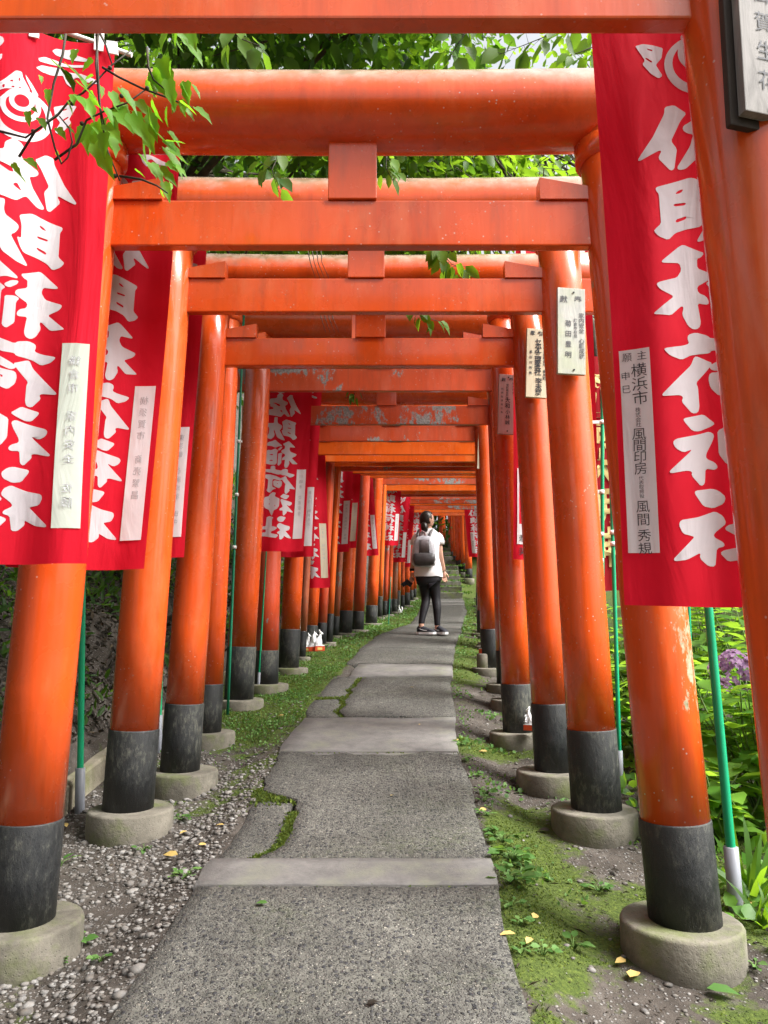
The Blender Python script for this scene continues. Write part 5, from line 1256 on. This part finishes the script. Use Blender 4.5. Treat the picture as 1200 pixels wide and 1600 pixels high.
def vine():
    Yv = 2.12
    A = lambda u, v, dy=0.0: at(u, v, Yv+dy)
    root = empty('hanging_vine', A(150, 30), 'vine with lobed bright green leaves trailing over the upper left banner and the thick log', 'vine')
    bm = bmesh.new()
    stems = [[(150, 25), (152, 90), (155, 150), (158, 185), (168, 235), (187, 282)], [(155, 25), (150, 100), (155, 160), (163, 195)], [(106, 30), (98, 85), (84, 130), (74, 185), (86, 232), (96, 256), (106, 246), (113, 222), (108, 200), (93, 182)],
             [(30, 245), (55, 205), (90, 180), (108, 158), (130, 145), (155, 122), (172, 104), (205, 78)], [(160, 105), (185, 120), (222, 138), (255, 150), (275, 158), (300, 168)], [(85, 250), (120, 225), (135, 188), (160, 175), (200, 160), (230, 138)],
             [(150, 40), (165, 70), (175, 100)], [(187, 275), (220, 280), (245, 290), (262, 302)], [(230, 75), (232, 105), (240, 125), (270, 150)], [(0, 205), (40, 215), (90, 178)]]
    for s in stems:
        tube(bm, [A(u, v, 0.03*noise.noise((u*0.05, v*0.05, 1))) for u, v in s], [0.0042*(1-0.5*k/(len(s)-1)) for k in range(len(s))], 7)
    for u, v in ((113, 162), (190, 150), (230, 138), (128, 193), (52, 205), (180, 275), (152, 55), (172, 106)):
        blob(bm, A(u, v), (0.007, 0.007, 0.007), 8)
    bm_obj('stems', bm, M['stem'], root, True)
    # (u, v, length px, heading in degrees: 0 = right, -90 = down)
    L = [(252, 92, 52, -62), (238, 112, 58, -50), (262, 125, 46, -70), (290, 128, 40, -80), (306, 168, 40, -52), (284, 158, 24, -85), (300, 132, 30, -60), (275, 42, 60, -48), (290, 62, 56, -60), (262, 45, 44, -100), (246, 78, 40, -120),
         (188, 160, 46, -62), (205, 178, 60, -52), (182, 170, 62, -58), (225, 200, 52, -60), (178, 168, 34, -100), (235, 180, 50, -70), (215, 158, 40, -40), (152, 190, 52, -62), (166, 195, 48, -55), (133, 196, 50, -75), (148, 225, 60, -58), (130, 200, 36, -110),
         (258, 232, 56, -62), (236, 255, 44, -50), (250, 262, 40, -35), (256, 285, 36, -70), (262, 235, 40, -30), (120, 150, 38, -52), (135, 155, 46, -62), (62, 185, 30, -55), (42, 248, 34, -50), (75, 140, 26, -80), (90, 200, 30, -60), (145, 128, 34, -150), (118, 78, 30, -95)]
    D_ = []; C_ = []; N_ = []; S_ = []
    px = at(601, 150, Yv).x-at(600, 150, Yv).x
    for u, v, l, a in L:
        c = A(u, v, rng.uniform(-0.08, 0.08)); a = R(a+rng.uniform(-10, 10))
        C_.append(c); D_.append((math.cos(a), rng.uniform(-0.35, 0.35), math.sin(a))); S_.append(l*px*0.95)
        N_.append((rng.uniform(-0.5, 0.5), -rng.uniform(0.4, 1), rng.uniform(0.1, 0.9)))
    for k in range(len(L)):
        for _ in range(2):
            c = C_[k]+Vector((rng.uniform(-.045, .045), rng.uniform(-.08, .08), rng.uniform(-.04, .04))); C_.append(c); d = Vector(D_[k]); D_.append((d.x+rng.uniform(-.5, .3), rng.uniform(-.4, .4), d.z+rng.uniform(-.3, .3)))
            N_.append((rng.uniform(-.9, .9), -rng.uniform(0.1, 1), rng.uniform(0.1, 0.9))); S_.append(S_[k]*rng.uniform(0.5, 0.85))
    leaves('leaves', C_, D_, N_, S_, M['leaf_vine'], root, 'vine', 0.6)
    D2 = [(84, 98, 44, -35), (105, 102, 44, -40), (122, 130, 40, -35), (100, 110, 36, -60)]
    leaves('shaded_leaves', [A(u, v, -0.1) for u, v, l, a in D2], [(math.cos(R(a)), 0.2, math.sin(R(a))) for u, v, l, a in D2], [(0, -0.4, 1)]*4, [l*px for u, v, l, a in D2], M['leaf_dark'], root, 'vine', 0.9)  # shade on these few leaves is put into a darker leaf colour
vine()

# ------------------------------------------------------------------ hydrangeas and other plants on the right
def hydrangea(x, y, h, w, nst, label, flowers=(), seed=0, size=0.15):
    z = terr(x, y); base = Vector((x, y, z))
    root = empty('hydrangea', base, label, 'shrub', 'hydrangea bushes beside the path')
    rr = random.Random(seed)
    bm = bmesh.new(); C, D, N_, S = [], [], [], []
    for k in range(nst):
        a = rr.uniform(0, 2*math.pi); q = rr.random()**0.6*w
        b = base+Vector((math.cos(a)*q*0.3, math.sin(a)*q*0.3, 0)); t = base+Vector((math.cos(a)*q, math.sin(a)*q, h*rr.uniform(0.55, 1.0)*(1-0.25*q/w)))
        m = (b+t)/2+Vector((rr.uniform(-.05, .05), rr.uniform(-.05, .05), 0.04))
        tube(bm, [b, m, t], [0.006, 0.005, 0.003], 5)
        for j in range(5):
            f = 0.30+0.70*j/4; p = b.lerp(m, f*2) if f < 0.5 else m.lerp(t, f*2-1)
            a0 = rr.uniform(0, math.pi)
            for s in (0, math.pi):
                d = Vector((math.cos(a0+s), math.sin(a0+s), rr.uniform(-0.25, 0.45)))
                C.append(p+d*0.02); D.append(d); N_.append((rr.uniform(-.35, .35), rr.uniform(-.35, .35), 1)); S.append(size*rr.uniform(0.65, 1.2))
    bm_obj('stems', bm, M['gstem'], root, True)
    leaves('leaves', C, D, N_, S, M['leaf_hyd'], root, 'leaf', 1.15)
    for fp, fr in flowers:
        fp = Vector(fp); n = 190
        d = nrng.normal(size=(n, 3)); d[:, 2] = d[:, 2]*0.8+0.25; d[:, 1] -= 0.3; d /= np.linalg.norm(d, axis=1, keepdims=True)
        c = np.array(fp)+d*np.array([fr, fr, fr*0.85])*nrng.uniform(0.85, 1.05, (n, 1))
        # four petals for each floret
        CC, DD, NN, SS = [], [], [], []
        for i in range(n):
            nrm = Vector(d[i]); x, yv = frame(nrm); a0 = rr.uniform(0, 2)
            for k in range(4):
                t = a0+k*math.pi/2; dd = x*math.cos(t)+yv*math.sin(t)
                CC.append(c[i]); DD.append(dd+nrm*0.15); NN.append(nrm); SS.append(0.017*rr.uniform(0.8, 1.2))
        fo = leaves('flower_head', CC, DD, NN, SS, M['petal'], root, 'far', 1.7)
M['petal'] = leaf_mat('lilac_petal', [(0, (0.15, 0.08, 0.17)), (0.5, (0.28, 0.16, 0.30)), (1, (0.52, 0.36, 0.50))], 0.3, (0.6, 0.35, 0.6), 0.6)
def right_plants():
    fp = at(1147, 1048, 3.75)
    spots = [(2.05, 4.1, 0.95, 0.55, 34, 'hydrangea with a lilac flower head beside the front right post', [(fp, 0.115)]),
             (1.75, 4.9, 0.80, 0.45, 28, 'leafy hydrangea without flowers, seen between the first and second right posts', []),
             (2.7, 5.2, 1.15, 0.65, 38, 'tall hydrangea behind the flowering one', []), (3.0, 3.6, 1.05, 0.6, 34, 'hydrangea at the right edge of the view', []),
             (1.9, 6.2, 0.95, 0.5, 28, 'hydrangea bush behind the second right post', []), (2.9, 7.0, 1.3, 0.7, 36, 'tall leafy bush far behind the right banners', []),
             (4.0, 5.6, 1.5, 0.9, 44, 'broad leafy bush behind the tall hydrangea', []), (2.0, 8.2, 1.0, 0.5, 24, 'leafy bush hidden behind the middle right posts', []),
             (1.60, 3.75, 0.42, 0.28, 16, 'young low hydrangea at the foot of the farthest right green pole', []), (2.35, 3.2, 0.6, 0.4, 22, 'low leafy bush below the lilac flower head', [])]
    for i, (x, y, h, w, n, lab, fl) in enumerate(spots): hydrangea(x, y, h, w, n, lab, fl, i+3, 0.16 if i < 4 else 0.15)
right_plants()
def small_plant(x, y, s, n, label, mat='leaf_cover', shape='leaf', group=None, up=0.5):
    z = terrain(x, y); root = empty('weed', (x, y, z), label, 'plant', group)
    C, D, N_, S = [], [], [], []
    bm = bmesh.new()
    for k in range(n):
        a = rng.uniform(0, 6.28); q = s*rng.uniform(0.1, 0.8)
        t = Vector((x+math.cos(a)*q, y+math.sin(a)*q, z+s*rng.uniform(0.15, up)))
        tube(bm, [Vector((x, y, z-0.01)), (Vector((x, y, z))+t)/2+Vector((0, 0, s*0.12)), t], [0.0022, 0.0018, 0.001], 4)
        C.append(t); D.append((math.cos(a), math.sin(a), rng.uniform(-0.2, 0.4))); N_.append((rng.uniform(-.4, .4), rng.uniform(-.6, .2), 1)); S.append(s*rng.uniform(0.35, 0.75))
    bm_obj('stems', bm, M['gstem'], root, True)
    leaves('leaves', C, D, N_, S, M[mat], root, shape, 1.2)
    return root
def weeds():
    gl = 'small weeds beside the path'
    W = [(118, 1462, 0.07, 9, 'low weed beside the front left footing'), (90, 1490, 0.05, 9, 'tiny weed on the gravel below the front left footing'), (158, 1500, 0.045, 8, 'tiny weed in the middle of the pale gravel'), (90, 1345, 0.09, 12, 'dark weed at the foot of the front left post'),
         (290, 1390, 0.06, 8, 'weed close to the left edge of the near path band'), (270, 1375, 0.05, 8, 'weed just left of the near path band, among stones'), (105, 1452, 0.05, 6, 'seedling with two broad leaves in the gravel'), (225, 1320, 0.05, 8, 'small weed in front of the second left footing'),
         (280, 1278, 0.06, 10, 'weed on the stony ground right of the second left footing'), (262, 1213, 0.08, 12, 'round leaved weed on the third left footing'), (300, 1222, 0.08, 10, 'round leaved weed just right of the third left footing'), (350, 1118, 0.07, 10, 'weed by the fifth left footing'),
         (440, 1060, 0.07, 9, 'weed before the seventh left footing'), (800, 1365, 0.10, 22, 'leafy weed along the right edge of the path, the largest one'), (785, 1335, 0.08, 16, 'leafy weed along the right edge, just above the largest one'), (795, 1405, 0.09, 16, 'leafy weed along the right edge, just below the largest one'),
         (760, 1258, 0.06, 10, 'small weed by the right edge of the second slab'), (935, 1380, 0.06, 12, 'small round leaved weed on the moss before the front right footing'), (895, 1480, 0.06, 9, 'weed on the bare soil left of the front right footing'), (848, 1518, 0.06, 8, 'pale weed at the lower right corner of the path'),
         (1180, 1500, 0.05, 8, 'weed at the lower right picture edge'), (815, 1525, 0.05, 8, 'weed pressed against the lower right edge of the path'), (720, 1180, 0.06, 10, 'weed at the right end of the far band'), (1175, 1290, 0.10, 14, 'bright weed below the hydrangea at the right edge')]
    for u, v, s, n, lab in W:
        p = gpt(u, v, -0.08); small_plant(p.x, p.y, s, n, lab, group=gl)
    for u, v in ((762, 1285), (772, 1312), (783, 1372), (800, 1432), (745, 1222), (731, 1196), (812, 1462), (756, 1262)):
        p = gpt(u, v, -0.05); small_plant(p.x, p.y, 0.05, 9, 'tiny seedling rooted in the crack along the right path edge', group='seedlings along the right path edge')
    for u, v, s, n, lab in ((1175, 1400, 0.26, 20, 'tuft of broad grass blades beside the farthest right socket'), (1190, 1440, 0.2, 14, 'smaller grass tuft at the right edge of the view')):
        p = gpt(u, v, -0.1); root = empty('grass_tuft', p, lab, 'grass', 'grass tufts at the right edge')
        D = rdir(n, 0.55, (0, 0, 1)); C = np.array([(p.x, p.y, p.z-0.02)]*n)+nrng.normal(size=(n, 3))*0.02
        leaves('blades', C, D, rdir(n, 0.5, (0, -0.5, 1)), nrng.uniform(0.7, 1.2, n)*s, M['leaf_bright'], root, 'blade', 1.3)
weeds()

# ------------------------------------------------------------------ ground cover and loose stuff
def stuff(o): o['kind'] = 'stuff'; return o
def gravel():
    bm = bmesh.new(); bmesh.ops.create_icosphere(bm, subdivisions=1, radius=1.0)
    base = np.array([v.co for v in bm.verts]); tri = np.array([[v.index for v in f.verts] for f in bm.faces]); bm.free()
    V, F_ = [], []; o = 0
    def add(pts, smin, smax, pw=2.5):
        nonlocal o
        for x, y in pts:
            s = smin+(smax-smin)*rng.random()**pw
            sc = np.array([rng.uniform(.8, 1.35), rng.uniform(.7, 1.15), rng.uniform(.38, .7)])*s
            seed = Vector((rng.uniform(0, 99), rng.uniform(0, 99), 0))
            b = base.copy()
            k = np.array([1+0.62*noise.noise(Vector(p)*1.6+seed) for p in base]); b *= k[:, None]
            b = np.sign(b)*np.abs(b)**0.82*sc
            a = rng.uniform(0, 6.28); ca, sa = math.cos(a), math.sin(a)
            b = np.stack([b[:, 0]*ca-b[:, 1]*sa, b[:, 0]*sa+b[:, 1]*ca, b[:, 2]], 1)
            V.append(b+np.array([x, y, terrain(x, y)+s*0.08])); F_.append(tri+o); o += len(base)
    def dl(x, y):
        if x > LE(y)-0.015 or x < interp(BANK, y)+0.06: return 0
        f = 1.0-0.93*sstep(4.0, 5.3, y-0.45*(interp(PL, y)-x)); n = noise.noise((x*2.2, y*2.2, 8))
        return max(0.02, f*(0.75+0.6*n))
    def dr(x, y):
        if x < RE(y)+0.015: return 0
        n = noise.noise((x*2.4, y*2.4, 18)); return max(0.03, (0.35+0.9*n)*(1-sstep(0.3, 0.7, moss_amount(x, y)))+0.04)
    add(zone_pts(7500, -1.75, -0.5, 1.9, 6.5, dl), 0.003, 0.014, 2.2)
    add(zone_pts(260, -1.6, -0.5, 1.9, 4.6, dl), 0.012, 0.025, 2)
    add(zone_pts(2300, 0.3, 1.6, 1.9, 6.5, dr), 0.002, 0.010)
    add(zone_pts(60, 0.6, 1.6, 1.9, 4.2, dr), 0.008, 0.020, 2)
    stuff(mesh_np('gravel', np.concatenate(V), [np.concatenate(F_)], M['stone'], None, False))
gravel()
def mosses():
    # cushions of moss: tiny upright blades wherever the ground is mossy
    def dm(x, y):
        l, r = LE(y), RE(y)
        if l-0.01 < x < r+0.01: return 0
        return sstep(0.52, 0.9, moss_amount(x, y)+0.25*noise.noise((x*5, y*5, 2)))
    def emit(name, n, x0, x1, y0, y1, dens, smin, smax, mat, shape, up, lift=0.0):
        pts = zone_pts(n, x0, x1, y0, y1, dens)
        C = np.array([(x, y, terrain(x, y)+lift) for x, y in pts]); k = len(C)
        D = rdir(k, 0.8, (0, 0, up)); D[:, 2] = np.abs(D[:, 2])+0.05
        return stuff(leaves(name, C, D, rdir(k, 0.5, (0, -0.3, 1)), nrng.uniform(smin, smax, k), M[mat], None, shape, 1.5))
    emit('moss', 34000, -1.7, 1.9, 1.9, 7.5, dm, 0.005, 0.012, 'leaf_moss', 'far', 0.6)
    emit('moss', 9000, -1.7, 2.4, 7.5, 18.0, dm, 0.012, 0.03, 'leaf_moss', 'far', 0.6)
    def dc(x, y):
        l, r = LE(y), RE(y)
        if l-0.01 < x < r+0.02 or x < interp(BANK, y): return 0
        n = noise.noise((x*2.0, y*2.0, 31))
        a = sstep(4.6, 6.0, y) if x < l else 0.35*sstep(6.5, 9, y)+0.5*sstep(0.18, 0.03, x-r)*(1 if y > 2.7 else 0.2)
        return max(0, a*(0.5+1.1*n))
    emit('ground_cover', 6500, -1.7, 1.6, 4.0, 9.0, dc, 0.008, 0.022, 'leaf_cover', 'leaf', 0.8, 0.008)
    def dv(x, y): return 0 if x < RE(y)+0.03 or x > 1.35 else max(0, 0.9*noise.noise((x*2.6, y*2.6, 71)))
    emit('ground_cover', 700, 0.4, 1.4, 2.0, 7.0, dv, 0.012, 0.035, 'leaf_cover', 'leaf', 0.6, 0.008)
    emit('ground_cover', 9000, -1.2, 2.6, 9.0, 18.8, dc, 0.015, 0.04, 'leaf_cover', 'far', 0.8, 0.02)
    def dh(x, y): return 1.0 if x > max(1.28, RE(y)+0.5)+0.15*noise.noise((y*2, 3, 3)) else 0
    emit('ground_cover', 7000, 1.25, 4.5, 2.6, 9.0, dh, 0.03, 0.085, 'leaf_hyd', 'leaf', 0.9, 0.03)
    def ds(x, y): return 0.5+noise.noise((x*3, y*3, 1)) if abs(x-(interp(PL, y)+interp(PR, y))/2) < 0.75 else 0
    sp = [(rng.uniform(interp(PL, y)-0.05, interp(PR, y)+0.25), y) for y in [rng.uniform(19.0, 23.0) for _ in range(5200)]]
    C = []
    for x, y in sp:
        k = int((y-19.0)/0.36); z = g(19.0)+0.165*(k+1)
        e = abs((y-19.0)/0.36-k-0.0)
        if noise.noise((x*2.5, y*2.5, 3))+0.35-1.2*e > -0.15: C.append((x, y-0.0, max(z, terrain(x, y))+0.0))
    C = np.array(C); k = len(C)
    stuff(leaves('moss', C, rdir(k, 0.8, (0, -0.4, 0.4)), rdir(k, 0.5, (0, -0.3, 1)), nrng.uniform(0.03, 0.07, k), M['leaf_dark'], None, 'far', 1.4))
    # moss in the cracks of the path
    C = []
    for k in range(1500):
        y = rng.uniform(YB2, YB2+(YB3-YB2)*0.36); C.append((LE2(y)-0.02+rng.gauss(0, 0.014), y))
    for k in range(900):
        y = YB2+(YB3-YB2)*(0.50+rng.gauss(0, 0.035)); C.append((rng.uniform(LE(y)-0.03, LE2(y)+0.004), y))
    for k in range(1300):
        y = rng.uniform(Y3a, Y3b); C.append((LE(y)+0.25+0.05*noise.noise((y*5, 14.1, 0))+rng.gauss(0, 0.014), y))
    for k in range(700):
        x = rng.uniform(-0.55, -0.28); C.append((x, Y3a+0.66+0.05*noise.noise((x*6, 1, 1))+rng.gauss(0, 0.02)))
    for k in range(260):
        y = rng.choice([YB1, YB2, YB3]); C.append((rng.uniform(LE(y), RE(y)), y-0.005+rng.gauss(0, 0.004)))
    C = np.array([(x, y, g(y)-0.012) for x, y in C]); n = len(C)
    D = rdir(n, 0.7, (0, 0, 0.8)); D[:, 2] = np.abs(D[:, 2])
    stuff(leaves('crack_moss', C, D, rdir(n, 0.5), nrng.uniform(0.008, 0.02, n), M['leaf_moss'], None, 'far', 1.5))
mosses()
def bank_litter():
    pts = [(x, y) for x, y in zone_pts(34000, -6.0, -1.0, 1.5, 13, lambda x, y: (1.0 if x > -3.6 else 0.3) if x < interp(BANK, y)-0.05 else 0)]
    C = np.array([(x, y, terrain(x, y)+0.02) for x, y in pts]); n = len(C)
    D = rdir(n, 1.0, (0.4, 0, -0.3)); N_ = rdir(n, 0.5, (0.7, -0.2, 0.8))
    stuff(leaves('leaf_litter', C, D, N_, nrng.uniform(0.03, 0.075, n), M['litter'], None, 'leaf', 0.7))
    pts = zone_pts(19000, -5.0, -1.0, 1.5, 16, lambda x, y: max(0, 0.45+1.1*noise.noise((x*1.3, y*1.3, 6))) if x < interp(BANK, y)-0.1 else 0)
    C = np.array([(x, y, terrain(x, y)+0.05) for x, y in pts]); n = len(C)
    stuff(leaves('undergrowth', C, rdir(n, 0.7, (0.3, 0, 0.6)), rdir(n, 0.5, (0.5, -0.3, 0.8)), nrng.uniform(0.04, 0.12, n), M['leaf_dark'], None, 'leaf', 0.6))
bank_litter()
def debris():
    def d(x, y): return 0 if LE(y)-0.01 < x < RE(y)+0.01 or x < interp(BANK, y) else max(0.15, 0.6+noise.noise((x*2, y*2, 44)))
    pts = zone_pts(2600, -1.7, 1.9, 1.9, 8.5, d)
    C = np.array([(x, y, terrain(x, y)+0.006) for x, y in pts]); n = len(C)
    stuff(leaves('leaf_litter', C, rdir(n, 1.0, (0, 0, 0.0))*np.array([1, 1, 0.25]), rdir(n, 0.25), nrng.uniform(0.008, 0.026, n), M['litter'], None, 'leaf', 0.6))
    pts = zone_pts(420, 0.4, 1.9, 1.9, 7, d)+zone_pts(200, -1.7, -0.5, 1.9, 7, d)
    C = np.array([(x, y, terrain(x, y)+0.006) for x, y in pts]); n = len(C)
    stuff(leaves('dry_twigs', C, rdir(n, 1.0, (0, 0, 0.0))*np.array([1, 1, 0.12]), rdir(n, 0.25), nrng.uniform(0.02, 0.07, n), M['litter'], None, 'far', 0.12))
debris()
def fallen():
    L = [(418, 1418, 0.034, 'curled pale green leaf lying on the front slab of the path', 'leaf_cover'), (573, 1577, 0.030, 'reddish brown leaf at the bottom of the front slab', 'litter'), (610, 1247, 0.020, 'pale yellow leaf in the middle of the second slab', 'leaf_yellow'), (657, 1134, 0.024, 'yellow leaf at the right of the far smooth band', 'leaf_yellow'),
         (640, 1076, 0.03, 'whitish leaf on the third slab', 'leaf_yellow'), (443, 1121, 0.045, 'yellow leaf on the moss left of the far smooth band', 'leaf_yellow'), (95, 1297, 0.055, 'yellow green leaf lying by the front left post', 'leaf_yellow'), (278, 1334, 0.055, 'pale leaf flat on the gravel left of the near band', 'leaf_yellow'),
         (292, 1302, 0.035, 'orange leaf on the stones beside the path', 'leaf_yellow'), (350, 1295, 0.03, 'yellow leaf right at the left edge of the second slab', 'leaf_yellow'), (310, 1322, 0.03, 'round yellow leaf left of the near band', 'leaf_yellow'), (240, 1240, 0.04, 'yellow leaf near the second left footing', 'leaf_yellow'),
         (760, 1271, 0.035, 'yellow leaf beside the right edge of the second slab', 'leaf_yellow'), (806, 1470, 0.045, 'yellow leaf in the weeds by the right edge of the front slab', 'leaf_yellow'), (830, 1475, 0.035, 'orange tinged leaf on the moss near the path edge', 'leaf_yellow'), (833, 1445, 0.035, 'pale leaf on the moss just above the orange tinged one', 'leaf_yellow'),
         (985, 1540, 0.055, 'long tan leaf on the pale soil before the front right footing', 'leaf_yellow'), (1105, 1555, 0.075, 'green leaf fallen below the front right footing', 'leaf_cover'), (1000, 1262, 0.07, 'big yellow green leaf behind the second right footing', 'leaf_yellow'), (860, 1305, 0.045, 'brown leaf before the second right footing', 'litter'),
         (762, 1177, 0.05, 'yellow leaf on the dark soil left of the fourth right footing', 'leaf_yellow'), (715, 1162, 0.045, 'yellow leaf touching the right end of the far band', 'leaf_yellow'), (978, 1508, 0.035, 'small tan leaf close to the front right footing', 'leaf_yellow'), (1170, 1410, 0.06, 'tan leaf at the foot of the grass tuft', 'leaf_yellow'), (955, 1365, 0.03, 'brown leaf on the moss between the first two right footings', 'litter')]
    for u, v, s, lab, mt in L:
        p = gpt(u, v, 0.0)
        z = terrain(p.x, p.y)
        onpath = interp(PL, p.y) < p.x < interp(PR, p.y)
        if not onpath:
            p = gpt(u, v, z-g(p.y))
        z = g(p.y)+0.012 if onpath else terrain(p.x, p.y)+0.02
        a = rng.uniform(0, 6.28)
        o = leaves('fallen_leaf', [(p.x, p.y, z)], [(math.cos(a), math.sin(a), 0.05)], [(rng.uniform(-.3, .3), rng.uniform(-.4, .1), 1)], [s*1.3], M[mt], None, 'leaf', 1.1)
        o.data.transform(Matrix.Translation((-p.x, -p.y, -z))); o.location = (p.x, p.y, z)
        tag(o, lab, 'fallen leaf', 'fallen leaves')
fallen()
bpy.data.objects.remove(_fo)
